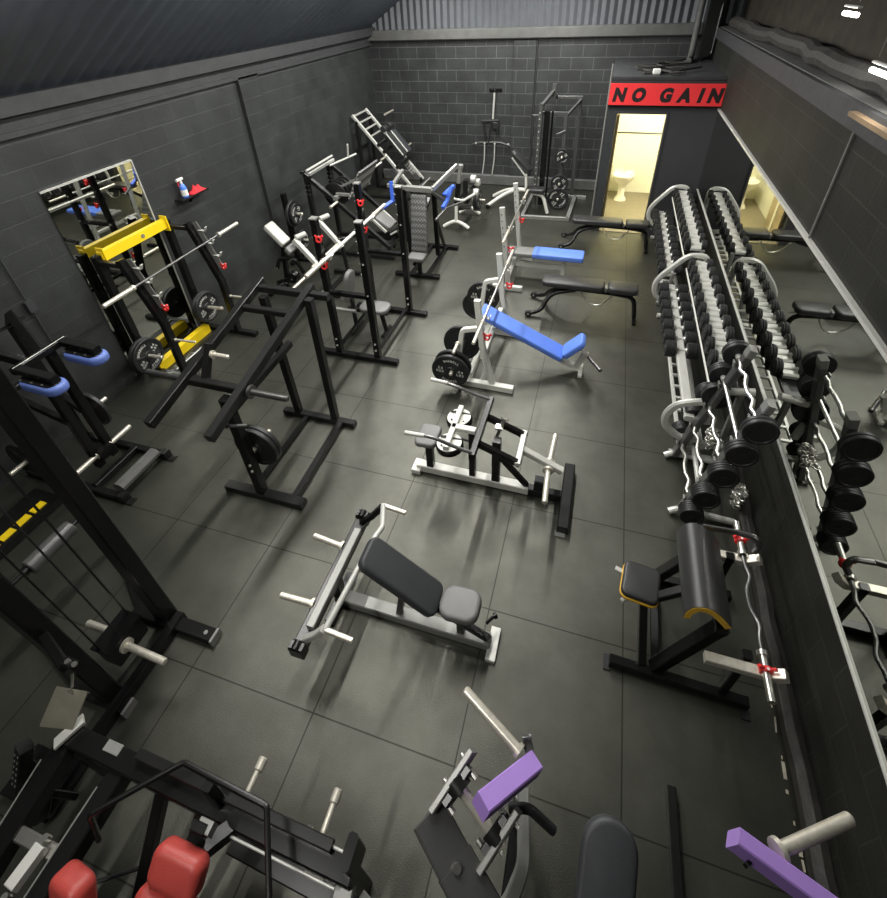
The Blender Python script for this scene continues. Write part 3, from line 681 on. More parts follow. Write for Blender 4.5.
# ------------------------------------------------------------------ dumbbell racks
def dumbbell(L, R, hw, n, label):
    """hw = width of one head"""
    t = thing('dumbbell', label, 'dumbbell', (0, 0, 0), 'dumbbells on the racks')
    hl = L - 2 * hw; hr = .019
    g = G(); g.lathe([(0, -hl / 2), (hr * 1.5, -hl / 2), (hr, -hl / 3), (hr * 1.15, 0), (hr, hl / 3), (hr * 1.5, hl / 2), (0, hl / 2)], (0, 0, 0), (1, 0, 0), 14); part('handle', g, 'silver', t)
    for s_ in (-1, 1):
        pr = [(0, 0), (R * .55, 0)]
        for k in range(n):
            z0, z1 = hw * k / n, hw * (k + 1) / n; q = R * (.94 if k == 0 or k == n - 1 else 1)
            pr += [(q * .93, z0 + .001), (q, z0 + .005), (q, z1 - .005), (q * .93, z1 - .001)]
        pr += [(R * .8, hw), (R * .74, hw - .005), (R * .3, hw - .005), (R * .28, hw), (0, hw)]
        g = G(); g.lathe(pr, (s_ * hl / 2, 0, 0), (s_, 0, 0), 24); part('head', g, 'iron', t)
    return t
ORD = ['first', 'second', 'third', 'fourth', 'fifth', 'sixth', 'seventh', 'eighth', 'ninth', 'tenth', 'eleventh', 'twelfth']
def db_rack(y0, y1, ft, lt, nt, fl, ll, nl, label, which, frames):
    """ft, lt: y of the first and last dumbbell on the upper tier (fl, ll middle tier)"""
    cy = (y0 + y1) / 2
    t = thing('dumbbell_rack', label, 'dumbbell rack', (2.65, cy, 0))
    for y in frames:
        g = G(); g.bar(([(2.86, y, .06), (2.86, y, 1.0), (2.62, y, 1.0)] if y > 0 else [(2.66, y, .50), (2.62, y, .78)]) + [(2.36, y, .68), (2.29, y, .54), (2.31, y, .38), (2.48, y, .24), (2.84, y, .22)], .075, .05, ch=.02, fil=.11, n=6); part('side_frame', g, 'silver', t)
        g = G(); g.bar([(2.42, y, .03), (2.96, y, .03)], .06, .06, ch=.015); g.bar([(2.56, y, .05), (2.62, y, .24)], .05); part('foot', g, 'silver', t)
    if y0 > -9:
        g = G(); g.bar([(2.84, y0, .02), (2.84, y0, .92)], .05); g.bar([(2.50, y0, .02), (2.56, y0, .54)], .05); g.bar([(2.42, y0, .03), (2.9, y0, .03)], .05); part('plain_leg', g, 'grey', t)
    pu, pl = (ft - lt) / (nt - 1), (fl - ll) / (nl - 1)
    g = G(); g.bar([(2.74, y0, .885), (2.74, y1, .885)], .20, .02, up=Z)
    g.bar([(2.84, y0, .89), (2.84, y1, .89)], .015, .03, up=Z); part('upper_tray', g, 'dark', t)
    g = G()
    for i in range(nt): g.box((2.752, ft - i * pu, .925), (.128, pu * .9, .06), ch=.016)
    part('saddle', g, 'silver', t)
    g = G(); g.bar([(2.505, y0, .515), (2.505, y1, .515)], .098, .06, up=Z, ch=.012); part('middle_rail', g, 'silver', t)
    g = G()
    for x in (2.49, 2.70): g.bar([(x, y0, .16), (x, y1, .16)], .04, .035, up=Z)
    for i in range(13):
        y = y0 + (y1 - y0) * (i + .5) / 13; g.box((2.595, y, .165), (.20, .035, .03))
    part('lower_tray', g, 'silver', t)
    g = G(); g.bar([(2.63, y0, .80), (2.63, y1, .80)], .014, .03); part('front_rail', g, 'white', t)
    nm = 'farther' if which == 'far' else 'nearer'
    for i in range(nt):
        k = i if which == 'near' else 0
        R = (.082 + .0012 * i) if which == 'near' else (.068 + .0012 * i)
        d_ = dumbbell(.268, R, .064, 3, '%s dumbbell from the back wall on the upper tier of the %s rack' % (ORD[i], nm))
        d_.location = (2.752, ft - i * pu, .95)
    for i in range(nl):
        R = (.092 + .001 * i) if which == 'near' else (.082 + .001 * i)
        d_ = dumbbell(.345 if which == 'near' else .31, R, .115 if which == 'near' else .10, 5, '%s dumbbell from the back wall on the middle tier of the %s rack' % (ORD[i], nm))
        d_.location = (2.505, fl - i * pl, .545)
db_rack(2.02, 4.42, 4.28, 2.12, 10, 4.28, 2.12, 10, 'silver dumbbell rack nearest the washroom, full of dumbbells', 'far', (4.42,))
db_rack(-.98, 1.66, 1.52, -.54, 10, 1.50, .12, 7, 'silver dumbbell rack beside the barbell stand, its near slots empty', 'near', (1.66, -.98))

# ------------------------------------------------------------------ fixed barbell stand
t = thing('barbell_rack', 'slanted grey stand holding fixed curl barbells against the right wall', 'barbell rack', (2.65, -1.38, 0))
X = lambda z: 2.47 + .205 * z
for y in (-1.02, -1.70):
    g = G(); g.bar([(2.47, y, .05), (2.765, y, 1.40)], .06, .09, ch=.008); part('post', g, 'slate', t)
    g = G(); g.tube([(2.38, y - .02, .03), (2.44, y, .06), (2.60, y, .06), (2.92, y, .04)], .03, 10, .08); part('foot', g, 'silver', t)
    g = G()
    for z in (.24, .49, .77, 1.03, 1.28): g.bar([(X(z) + .03, y, z - .06), (X(z) - .05, y, z - .045), (X(z) - .06, y, z + .01)], .05, .014)
    part('bar_cradle', g, 'grey', t)
    g = G(); g.bar([(2.757, y, 1.36), (2.775, y, 1.44)], .064, .095, ch=.008); part('post_cap', g, 'grey', t)
g = G(); g.cyl((2.70, -1.0, .93), (2.93, -1.0, .97), .035, 14); g.cyl((2.62, -1.72, .18), (2.62, -1.0, .18), .024, 12); part('cross_tube', g, 'silver', t)
def fixed_barbell(x, z, y0, y1, R, w, n, ez, label):
    t = thing('fixed_barbell', label, 'barbell', (x, (y0 + y1) / 2, z), 'fixed curl barbells on the slanted stand')
    L = y1 - y0
    q = [(0, 0), (.16, 0), (.22, -.014), (.33, .014), (.44, -.008), (.56, -.008), (.67, .014), (.78, -.014), (.84, 0), (1, 0)] if ez else [(0, 0), (.5, 0), (1, 0)]
    g = G(); g.tube([(x + dx, y0 + L * s_, z + dx * .6) for s_, dx in q], .0165, 10, .02, 3); part('shaft', g, 'chrome', t)
    for y, s_ in ((y0, -1), (y1, 1)):
        pr = [(0, 0), (R * .5, 0)]
        for k in range(n):
            a, b = w * k / n, w * (k + 1) / n; pr += [(R * .95, a + .001), (R, a + .007), (R, b - .007), (R * .95, b - .001)]
        pr += [(R * .8, w), (R * .76, w - .006), (R * .2, w - .006), (R * .2, w), (0, w)]
        g = G(); g.lathe(pr, (x, y, z), (0, s_, 0), 30); part('head', g, 'iron', t)
        g = G(); g.cyl((x, y - s_ * .05, z), (x, y, z), .024, 12); part('bush', g, 'silver', t)
for (z, R, w, n, ez), lab in zip(((.245, .098, .11, 5, True), (.49, .108, .11, 5, True), (.775, .112, .10, 4, True), (1.035, .115, .09, 3, False), (1.285, .12, .075, 2, True)),
        ('lowest of the five fixed barbells on the slanted stand', 'fixed barbell second from the bottom of the slanted stand', 'fixed barbell in the middle tier of the slanted stand', 'fixed barbell second from the top of the slanted stand', 'topmost fixed barbell on the slanted stand with a wavy bar')):
    fixed_barbell(X(z) - .015, z, -1.80, -.93, R, w, n, ez, lab)
def chain(c, n, R, seed, label):
    random.seed(seed); g = G(); c = V(c)
    for k in range(n):
        p = c + V((random.uniform(-R[0], R[0]), random.uniform(-R[1], R[1]), random.uniform(0, R[2])))
        a, b = frame(V((random.uniform(-1, 1), random.uniform(-1, 1), random.uniform(-1, 1))))
        g.tube([p + a * .030 * math.cos(x) + b * .018 * math.sin(x) for x in [2 * PI * i / 8 for i in range(9)]], .0065, 6)
    return solo('steel_chain', g, 'chrome', label, 'chain', c)
chain((2.66, -1.28, .56), 42, (.05, .10, .08), 1, 'bunched shiny steel chain hung inside the barbell stand')
chain((2.92, -1.55, .12), 45, (.02, .07, .24), 4, 'steel chain hanging by the right wall above the preacher bench')
g = G(); g.lathe([(.12, -.03), (.135, -.03), (.135, .03), (.12, .03)], (2.66, -.985, .86), (0, 1, 0), 30, loop=True); g.lathe([(0, -.02), (.12, -.02), (.12, .02), (0, .02)], (2.66, -.985, .86), (0, 1, 0), 30)
solo('weight_plate', g, 'rubber', 'dull rubber plate leaning on the far post of the barbell stand', 'weight plate', (2.66, -.985, .86))

# ------------------------------------------------------------------ preacher curl bench
t = thing('preacher_bench', 'preacher curl bench with a dark arm pad and yellow edged seat by the right wall', 'bench', (2.3, -2.8, 0))
cy = -2.78
g = G(); g.bar([(1.90, -3.13, .05), (2.78, -3.15, .05)], .065, .07); r_ = part('floor_rail', g, 'black', t)
g = G(); g.box((1.89, -3.13, .006), (.05, .11, .012)); g.box((2.77, -3.20, .006), (.06, .07, .012)); part('rubber_foot', g, 'rubber', r_)
g = G(); g.bar([(2.12, -2.42, .05), (2.78, -2.42, .05)], .065, .07); part('floor_rail', g, 'black', t)
g = G(); g.bar([(2.20, -3.11, .05), (2.22, -2.44, .05)], .06, .06); part('cross_rail', g, 'black', t)
g = G(); g.bar([(2.11, -3.10, .08), (2.06, -2.86, .43)], .055, .055); g.bar([(2.07, -2.83, .40), (2.34, cy, .62)], .055); part('seat_post', g, 'dark', t)
g = G(); g.pad((2.04, -2.75, .475), (1, -.12, 0), (.12, 1, 0), Z, .25, .27, .06, .02, corner=.05); s_ = part('seat', g, 'vinyl', t)
g = G(); g.pad((2.04, -2.75, .452), (1, -.12, 0), (.12, 1, 0), Z, .262, .282, .026, .008, corner=.055); part('seat_piping', g, 'yellowtrim', s_)
g = G(); g.bar([(1.87, -2.66, .43), (2.0, -2.70, .43)], .035, .04); g.bar([(1.92, -2.88, .41), (2.02, -2.80, .42)], .028, .028); part('seat_slide', g, 'silver', t)
g = G(); g.bar([(2.20, -3.10, .08), (2.47, -3.03, .70)], .075, .09, ch=.006); part('near_brace', g, 'black', t)
g = G(); g.bar([(2.22, -2.44, .08), (2.44, -2.50, .72)], .07, .08, ch=.006); part('far_brace', g, 'black', t)
g = G(); g.bar([(2.46, -3.08, .70), (2.44, -2.46, .72)], .07, .06); g.bar([(2.62, -3.12, .05), (2.62, -3.12, .62)], .055); g.bar([(2.62, -2.46, .05), (2.62, -2.46, .62)], .055); part('pad_frame', g, 'black', t)
outl = [(2.235, .74), (2.235, .80), (2.255, .865), (2.29, .895), (2.33, .905), (2.37, .895), (2.43, .85), (2.505, .765)]
inn = [(2.475, .725), (2.41, .80), (2.36, .845), (2.33, .852), (2.30, .845), (2.275, .80), (2.272, .74)]
y0, y1 = -3.06, -2.47
g = G(); g.prism([(x, y0, z) for x, z in outl + inn], (0, y1 - y0, 0)); a_ = part('arm_pad', g, 'vinyl', t)
for y in (y0 - .004, y1 + .001):
    g = G(); g.prism([(x, y, z) for x, z in [(x + (2.35 - x) * .03, z - .006) for x, z in outl] + [(x, z + .003) for x, z in inn]], (0, .003, 0)); part('pad_edge', g, 'yellowtrim', a_)
for y, s_ in ((-3.19, -1), (-2.45, 1)):
    g = G(); g.bar([(2.38, y, .585), (2.68, y, .585), (2.73, y - .01, .60), (2.80, y - .015, .66)], .06, .05, ch=.004); part('bar_rest', g, 'peg', t)
g = G(); g.bar([(2.40, -2.405, .80), (2.62, -2.39, .80)], .02, .05); g.tube([(2.62, -2.39, .80), (2.74, -2.40, .80), (2.77, -2.42, .74), (2.74, -2.45, .70)], .022, 10, .03); part('storage_hook', g, 'gunmetal', t)
t = thing('curl_bar', 'wavy curl bar with red collars lying across the preacher bench rests', 'barbell', (2.70, -2.78, .64))
yb = lambda f: -2.17 - 1.19 * f
g = G(); g.tube([(2.70 + dx, yb(f), .63) for f, dx in ((.22, 0), (.30, 0), (.36, .022), (.45, -.022), (.55, -.022), (.64, .022), (.70, 0), (.76, 0))], .0145, 10, .04, 4); part('shaft', g, 'gunmetal', t)
for f0, f1 in ((0, .23), (1, .77)):
    g = G()
    g.cyl((2.70, yb(f0), .63), (2.70, yb(f1), .63), .024, 14); g.cyl((2.70, yb(f1) , .63), (2.70, yb(f1 + (f0 - f1) * .1), .63), .034, 14); part('sleeve', g, 'chrome', t)
collar((2.70, yb(.13), .63), (0, 1, 0), 'red lock collar on the far sleeve of the curl bar')
collar((2.70, yb(.86), .63), (0, 1, 0), 'red lock collar on the near sleeve of the curl bar')

# ------------------------------------------------------------------ long armed black press frame on the left
t = thing('lever_press_machine', 'tall black lever frame with two long parallel square arms, left of centre', 'exercise machine', (-1.3, -2.0, 0))
g = G(); g.bar([(-1.76, -2.55, .035), (-.90, -2.55, .035)], .10, .07, ch=.005); part('near_foot', g, 'dark', t)
g = G(); g.bar([(-1.78, -1.46, .035), (-.88, -1.46, .035)], .08, .07, ch=.005); part('far_foot', g, 'dark', t)
g = G(); g.bar([(-1.02, -2.50, .035), (-1.05, -1.50, .035)], .07, .07); part('side_rail', g, 'dark', t)
g = G(); g.bar([(-1.47, -2.50, .035), (-1.47, -1.50, .035)], .05, .05); part('side_rail', g, 'black', t)
g = G(); g.bar([(-1.13, -1.45, .07), (-1.13, -1.43, 1.62)], .075, .075); part('far_post', g, 'dark', t)
g = G(); g.bar([(-1.59, -1.46, .07), (-1.62, -1.46, 1.60)], .075, .075); part('far_post', g, 'black', t)
g = G(); g.bar([(-1.36, -2.54, .07), (-1.36, -2.54, 1.28)], .085, .085); part('near_post', g, 'black', t)
g = G(); g.bar([(-1.46, -2.50, 1.02), (-1.46, -1.46, 1.06)], .06, .07); part('top_brace', g, 'dark', t)
g = G(); g.bar([(-1.80, -1.32, 1.60), (-.98, -1.32, 1.60)], .07, .07); part('pivot_beam', g, 'dark', t)
for x in (-1.20, -1.77):
    g = G(); g.bar([(x, -1.24, 1.645), (x, -2.95, 1.265)], .07, .085, ch=.005); part('long_arm', g, 'dark', t)
g = G(); g.bar([(-1.76, -1.62, 1.55), (-1.20, -1.62, 1.55)], .06, .06); g.bar([(-1.80, -2.46, 1.33), (-1.16, -2.46, 1.33)], .07, .07); part('arm_tie', g, 'dark', t)
g = G(); peg(g, (-1.155, -2.46, 1.33), (-.80, -2.46, 1.33), .027, .06); part('weight_peg', g, 'gunmetal', t)
g = G(); peg(g, (-1.815, -2.46, 1.33), (-2.22, -2.46, 1.33), .027, .06); part('weight_peg', g, 'gunmetal', t)
g = G(); g.bar([(-1.62, -2.44, 1.32), (-1.62, -2.26, 1.60)], .06, .06); part('stop_post', g, 'dark', t)
g = G(); peg(g, (-1.59, -2.30, 1.52), (-1.42, -2.30, 1.52), .02, .035); part('stop_pin', g, 'peg', t)
g = G(); peg(g, (-1.22, -2.75, 1.20), (-1.06, -2.70, 1.20), .014, .02); part('catch_pin', g, 'gunmetal', t)
g = G(); peg(g, (-1.36, -2.49, .56), (-1.36, -2.20, .56), .024, 0); part('plate_peg', g, 'peg', t)
g = G()
for z in (.42, .50): g.cyl((-1.33, -2.585, z), (-1.33, -2.60, z), .013, 8)
part('bolt', g, 'chrome', t)
plate('plain', (-1.36, -2.42, .56), (0, 1, 0), 'inner black plate stored on the near post of the long armed frame')
plate('plain', (-1.36, -2.37, .56), (0, 1, 0), 'outer black plate stored on the near post of the long armed frame')

# ------------------------------------------------------------------ squat rack with yellow beams
t = thing('squat_rack', 'black squat rack with yellow cross beams standing before the left wall mirror', 'squat rack', (-3.6, -.65, 0))
yn, yf = -1.24, -.17
for y, nm in ((yn, 'near'), (yf, 'far')):
    g = G(); g.bar([(-3.93, y, .05), (-3.93, y, 1.68)], .085, .085); part('back_post', g, 'black', t)
    g = G(); g.bar([(-3.36, y, .05), (-3.35, y, .86), (-3.59, y, 1.67)], .075, .085); part('front_post', g, 'black', t)
    g = G(); g.bar([(-3.90, y, 1.60), (-3.60, y, 1.60)], .06, .06); part('top_link', g, 'dark', t)
    g = G(); g.bar([(-3.95, y, .035), (-3.05, y, .035)], .08, .07); f_ = part('floor_rail', g, 'black', t)
    g = G(); g.box((-3.95, y - .01, .04), (.02, .09, .08)); part('end_plate', g, 'silver', f_)
    g = G(); g.bar([(-3.53, y + .055, 1.66), (-3.33, y + .055, 1.05)], .012, .09, up=(1, 0, .3)); c_ = part('catch_plate', g, 'grey', t)
    g = G()
    for k in range(3):
        p = V((-3.50 + .055 * k, y + .055, 1.56 - .17 * k)); g.bar([p, p + V((.10, 0, -.005)), p + V((.13, 0, .05))], .04, .012)
    part('bar_hook', g, 'silver', c_)
    g = G(); peg(g, (-3.32, y + .02, .62), (-3.05, y + .06, .60), .014, .02); part('spotter_pin', g, 'peg', t)
    g = G(); peg(g, (-3.82, y - (.12 if y == yn else .03), .40), (-3.47, y - (.12 if y == yn else .03), .42), .023, 0); part('plate_peg', g, 'peg', t)
def ybeam(x, z, name):
    g = G(); g.box((x, (yn + yf) / 2, z), (.07, yf - yn - .06, .115), ch=.008)
    for y in (yn + .05, yf - .05): g.box((x + .01, y, z), (.10, .016, .20), ch=.004)
    b_ = part(name, g, 'yellow', t)
    return b_
b_ = ybeam(-3.905, 1.66, 'top_beam')
g = G(); g.cyl((-3.87, -.62, 1.66), (-3.86, -.62, 1.66), .025, 12); part('bolt_badge', g, 'raw', b_)
g = G(); g.box((-3.83, (yn + yf) / 2 - .03, .075), (.09, yf - yn - .1, .13), ch=.008); part('bottom_beam', g, 'yellow', t)
g = G(); g.bar([(-3.62, yn + .05, .035), (-3.62, yf - .05, .035)], .10, .05); part('toe_bar', g, 'dark', t)
g = G(); g.bar([(-3.56, yn + .05, .08), (-3.56, yf - .05, .08)], .014, .014); part('toe_bar_edge', g, 'silver', t)
g = G(); g.bar([(-3.84, yn - .14, .40), (-3.84, yn + .06, .40)], .05); g.bar([(-3.84, yf - .06, .40), (-3.84, yf + .08, .40)], .05); part('peg_mount', g, 'black', t)
barbell((-3.41, -1.77, 1.41), (-3.41, .50, 1.41), 'barbell lying in the hooks of the yellow beamed squat rack', 'gunmetal')
plate('big', (-3.70, yn - .12, .41), (1, 0, 0), 'outer plate on the near storage peg of the yellow beamed rack', spin=.5)
plate('plain', (-3.75, yn - .12, .408), (1, 0, 0), 'inner plate on the near storage peg of the yellow beamed rack')
plate('big', (-3.74, yf - .03, .412), (1, 0, 0), 'outer plate on the far storage peg of the yellow beamed rack', spin=.35)
plate('plain', (-3.79, yf - .03, .41), (1, 0, 0), 'inner plate on the far storage peg of the yellow beamed rack')
collar((-3.285, yn + .05, 1.06), (0, 1, 0), 'orange red collar on the near hook plate of the yellow beamed rack')
collar((-3.285, yf + .05, 1.06), (0, 1, 0), 'red collar on the far hook plate of the yellow beamed rack')

# ------------------------------------------------------------------ power rack with red hooks
t = thing('power_rack', 'black four post power rack with a white barbell, behind the long armed frame', 'squat rack', (-1.4, .35, 0))
posts = (('near', -1.66, -.27), ('near', -1.11, -.26), ('far', -1.10, .92), ('far', -1.70, .95))
for nm, x, y in posts:
    g = G(); g.bar([(x, y, .05), (x, y, 1.92)], .08, .08); p_ = part('post', g, 'black', t)
    g = G(); g.box((x, y, 1.925), (.085, .085, .02)); part('post_cap', g, 'grey', p_)
    g = G()
    for z in (.18, .28): g.cyl((x, y - .04, z), (x, y - .05, z), .014, 8)
    if x > -1.3:
        for z in (1.0, 1.42): g.cyl((x, y - .04, z), (x, y - .048, z), .011, 8)
    part('bolt', g, 'silver', p_)
    g = G()
    for k in range(5): g.bar([(x - .035, y, 1.25 + k * .14), (x - .07, y, 1.26 + k * .14)], .02, .016)
    part('rack_tooth', g, 'black', p_)
for y, x1 in ((-.29, -.82), (.90, -.82)):
    g = G(); g.bar([(-1.95, y, .035), (x1, y, .035)], .08, .07); part('floor_foot', g, 'black', t)
for x, y0, y1 in ((-1.66, -.25, .93), (-1.11, -.25, .90)):
    g = G(); g.bar([(x, y0, .13), (x, y1, .13)], .045, .045); part('side_tie', g, 'black', t)
for y in (-.27, .92):
    g = G(); g.bar([(-1.66, y, .97), (-1.11, y, .97)], .06, .06); s_ = part('safety_bar', g, 'black', t)
    g = G(); g.cyl((-1.70, y - .02, .97), (-1.74, y - .02, .97), .016, 8); part('pin_head', g, 'chrome', s_)
for x, y, z in ((-1.655, -.315, 1.70), (-1.655, -.315, 1.36), (-1.70, .90, 1.68), (-1.695, .90, 1.30)):
    collar((x + .05, y - .02, z), (.2, -1, .2), 'red collar on the %s post of the power rack, %s one' % ('near left' if y < 0 else 'far left', 'upper' if z > 1.5 else 'lower'))
for y in (-.27, .93):
    g = G(); g.bar([(-1.63, y, 1.43), (-1.54, y, 1.43), (-1.51, y, 1.49)], .05, .02); part('bar_hook', g, 'silver', t)
barbell((-1.555, -.80, 1.47), (-1.555, 1.42, 1.47), 'pale barbell racked in the black four post power rack', 'white', sl=.40, r=.02)
# bench inside the power rack
t = thing('upright_bench', 'small grey padded upright bench inside the power rack', 'bench', (-1.45, .35, 0))
g = G(); g.pad((-1.74, .38, .68), (.16, 0, 1), (0, 1, 0), (1, 0, -.16), .50, .24, .07, .02, corner=.11); part('back_pad', g, 'greyvinyl', t)
g = G(); g.pad((-1.38, .36, .40), (1, 0, 0), (0, 1, 0), Z, .42, .28, .07, .02, corner=.10); part('seat', g, 'greyvinyl', t)
g = G(); g.bar([(-1.80, .36, .33), (-1.20, .36, .33)], .06, .06); g.bar([(-1.25, .36, .02), (-1.30, .36, .33)], .05); g.bar([(-1.72, .36, .02), (-1.72, .36, .50)], .05); g.bar([(-1.72, .18, .02), (-1.72, .54, .02)], .05, .04); g.bar([(-1.25, .22, .02), (-1.25, .5, .02)], .05, .04); part('frame', g, 'dark', t)
g = G(); g.bar([(-1.95, .20, .40), (-1.60, .20, .40)], .05, .04); part('side_bar', g, 'grey', t)

# ------------------------------------------------------------------ calf machine with blue shoulder pads
t = thing('standing_calf_machine', 'black lever machine by the left wall with two shoulder pads edged in blue', 'exercise machine', (-3.1, -2.67, 0))
for y in (-2.40, -2.96):
    g = G(); g.bar([(-3.92, y, .035), (-2.70, y, .035)], .07, .07); r_ = part('floor_rail', g, 'black', t)
    g = G(); g.box((-2.66, y, .05), (.07, .08, .10)); g.box((-2.60, y, .006), (.09, .08, .012)); part('rail_end', g, 'dark', r_)
g = G(); g.bar([(-2.73, -2.92, .115), (-2.73, -2.44, .115)], .13, .10, ch=.035); part('toe_block', g, 'ledge', t)
g = G(); g.bar([(-3.04, -2.94, .06), (-3.04, -2.42, .06)], .06, .06); part('cross_rail', g, 'black', t)
for y in (-2.60, -2.76):
    g = G(); g.bar([(-3.10, y, .16), (-3.10, y, 1.50)], .075, .075); part('sliding_post', g, 'black', t)
g = G(); g.bar([(-3.75, -2.42, .06), (-3.75, -2.42, 1.55), (-3.60, -2.45, 1.70), (-3.18, -2.62, 1.45)], .07, .07); g.bar([(-3.75, -2.92, .06), (-3.75, -2.92, 1.55), (-3.60, -2.90, 1.70), (-3.18, -2.74, 1.45)], .07, .07); part('back_frame', g, 'black', t)
g = G(); g.bar([(-3.6, -2.55, 1.0), (-3.14, -2.60, .75)], .055); g.bar([(-3.6, -2.8, 1.0), (-3.14, -2.76, .75)], .055); g.bar([(-3.75, -2.40, 1.0), (-3.75, -2.94, 1.0)], .06); g.tube([(-3.62, -2.95, 1.62), (-3.62, -2.35, 1.62)], .016, 8); part('linkage', g, 'black', t)
g = G(); g.bar([(-3.08, -2.93, 1.52), (-3.08, -2.43, 1.52)], .06, .06); part('cross_bar', g, 'black', t)
g = G(); g.bar([(-3.07, -2.92, 1.552), (-3.07, -2.44, 1.552)], .006, .006); part('bar_edge', g, 'silver', t)
for y in (-2.48, -2.89):
    g = G(); g.bar([(-3.10, y, 1.525), (-2.66, y - .005, 1.505)], .075, .06); part('pad_arm', g, 'black', t)
    g = G(); g.pad((-2.82, y - .015, 1.425), (1, 0, -.03), (0, 1, 0), Z, .42, .18, .09, .03, corner=.085); p_ = part('shoulder_pad', g, 'blueedge', t)
    g = G(); g.pad((-2.83, y - .015, 1.472), (1, 0, -.03), (0, 1, 0), Z, .37, .135, .012, .004, corner=.06); part('pad_board', g, 'black', p_)
    g = G()
    for x in (-2.98, -2.86, -2.74): g.cyl((x, y - .07, 1.478), (x, y - .07, 1.486), .010, 8)
    part('bolt', g, 'chrome', p_)
for s_ in (-1, 1):
    g = G(); peg(g, (-3.08, -2.68 + s_ * .07, .30), (-3.08, -2.68 + s_ * .35, .30), .025, .045); part('weight_peg', g, 'peg', t)
g = G(); g.box((-3.08, -2.68, .30), (.15, .16, .10), ch=.01); part('peg_clamp', g, 'black', t)
for y, s_ in ((-2.40, 1), (-2.96, -1)):
    g = G(); g.bar([(-3.55, y, .05), (-3.55, y, .45)], .06); peg(g, (-3.55, y + s_ * .03, .42), (-3.55, y + s_ * .27, .42), .022, .03); part('storage_peg', g, 'peg', t)
plate('plain', (-3.55, -2.31, .42), (0, 1, 0), 'black plate on the far floor peg of the blue padded machine')
plate('plain', (-3.55, -3.05, .42), (0, -1, 0), 'black plate on the near floor peg of the blue padded machine')

# ------------------------------------------------------------------ tall plate loaded pulldown at the left edge
t = thing('lat_pulldown_machine', 'tall black twin post plate loaded pulldown machine at the left edge', 'exercise machine', (-1.4, -4.05, 0))
for y in (-3.76, -4.31):
    g = G(); g.bar([(-1.42, y, .06), (-1.42, y, 2.75)], .13, .11, ch=.01); part('post', g, 'black', t)
    g = G(); g.bar([(-1.70, y - .03, .035), (-.96 if y > -4 else -1.24, y - .03, .035)], .10, .07); f_ = part('floor_foot', g, 'black', t)
    g = G(); g.box((-.945 if y > -4 else -1.225, y - .03, .04), (.02, .105, .075)); g.cyl((-1.02 if y > -4 else -1.55, y - .03, .072), (-1.02 if y > -4 else -1.55, y - .03, .078), .016, 10); part('end_cap', g, 'grey', f_)
g = G(); g.bar([(-1.31, -3.72, .045), (-1.31, -4.95, .045)], .07, .09); b_ = part('base_rail', g, 'black', t)
g = G(); g.bar([(-1.42, -3.72, 2.75), (-1.42, -4.38, 2.75)], .12, .1); part('top_beam', g, 'black', t)
g = G(); g.box((-1.42, -4.06, .32), (.13, .26, .20), ch=.012); g.box((-1.42, -4.06, .425), (.16, .28, .02)); c_ = part('weight_carriage', g, 'black', t)
g = G(); peg(g, (-1.35, -4.09, .34), (-1.0, -4.10, .34), .025, .05); part('weight_peg', g, 'peg', t)
g = G(); peg(g, (-1.49, -4.05, .34), (-1.74, -4.05, .34), .025, .05); part('weight_peg', g, 'peg', t)
for y in (-3.94, -4.18):
    g = G(); g.bar([(-1.44, y, .43), (-1.44, y, 2.72)], .028, .006); part('guide_strap', g, 'dark', t)
g = G(); g.tube([(-1.42, -4.06, .43), (-1.42, -4.06, 2.72)], .006, 6); part('cable', g, 'rubber', t)
g = G(); g.cyl((-2.33, -3.92, .56), (-2.33, -3.55, .56), .066, 20, ch=.008); part('thigh_roller', g, 'slate', t)
g = G(); g.cyl((-2.33, -4.14, .56), (-2.33, -3.38, .56), .018, 10); g.cyl((-2.33, -3.96, .56), (-2.33, -3.925, .56), .036, 14); part('roller_axle', g, 'black', t)
g = G(); g.bar([(-2.33, -4.14, .03), (-2.33, -4.14, .58)], .05); g.bar([(-2.33, -3.38, .03), (-2.33, -3.38, .58)], .05); g.bar([(-2.33, -3.38, .03), (-1.70, -3.76, .03)], .06, .06); g.bar([(-2.33, -4.14, .03), (-1.70, -4.33, .03)], .06, .06); part('roller_stand', g, 'black', t)
g = G(); g.bar([(-1.34, -4.33, 1.02), (-1.08, -4.42, 1.02)], .05, .06); g.box((-1.05, -4.40, 1.02), (.09, .05, .07)); h_ = part('hook_bracket', g, 'black', t)
g = G()
for dx in (0, .05): g.cyl((-1.06 + dx, -4.40, 1.055), (-1.06 + dx, -4.40, 1.068), .014, 10)
part('bolt', g, 'chrome', h_)
g = G(); g.tube([(-1.03, -4.43, 1.0), (-1.03, -4.45, .965), (-1.03, -4.47, .93)], .007, 8); g.tube([V((-1.03, -4.49, .90)) + V((.012 * math.cos(a), .0, .032 * math.sin(a))) for a in [2 * PI * i / 10 for i in range(11)]], .005, 6); part('snap_hook', g, 'chrome', t)
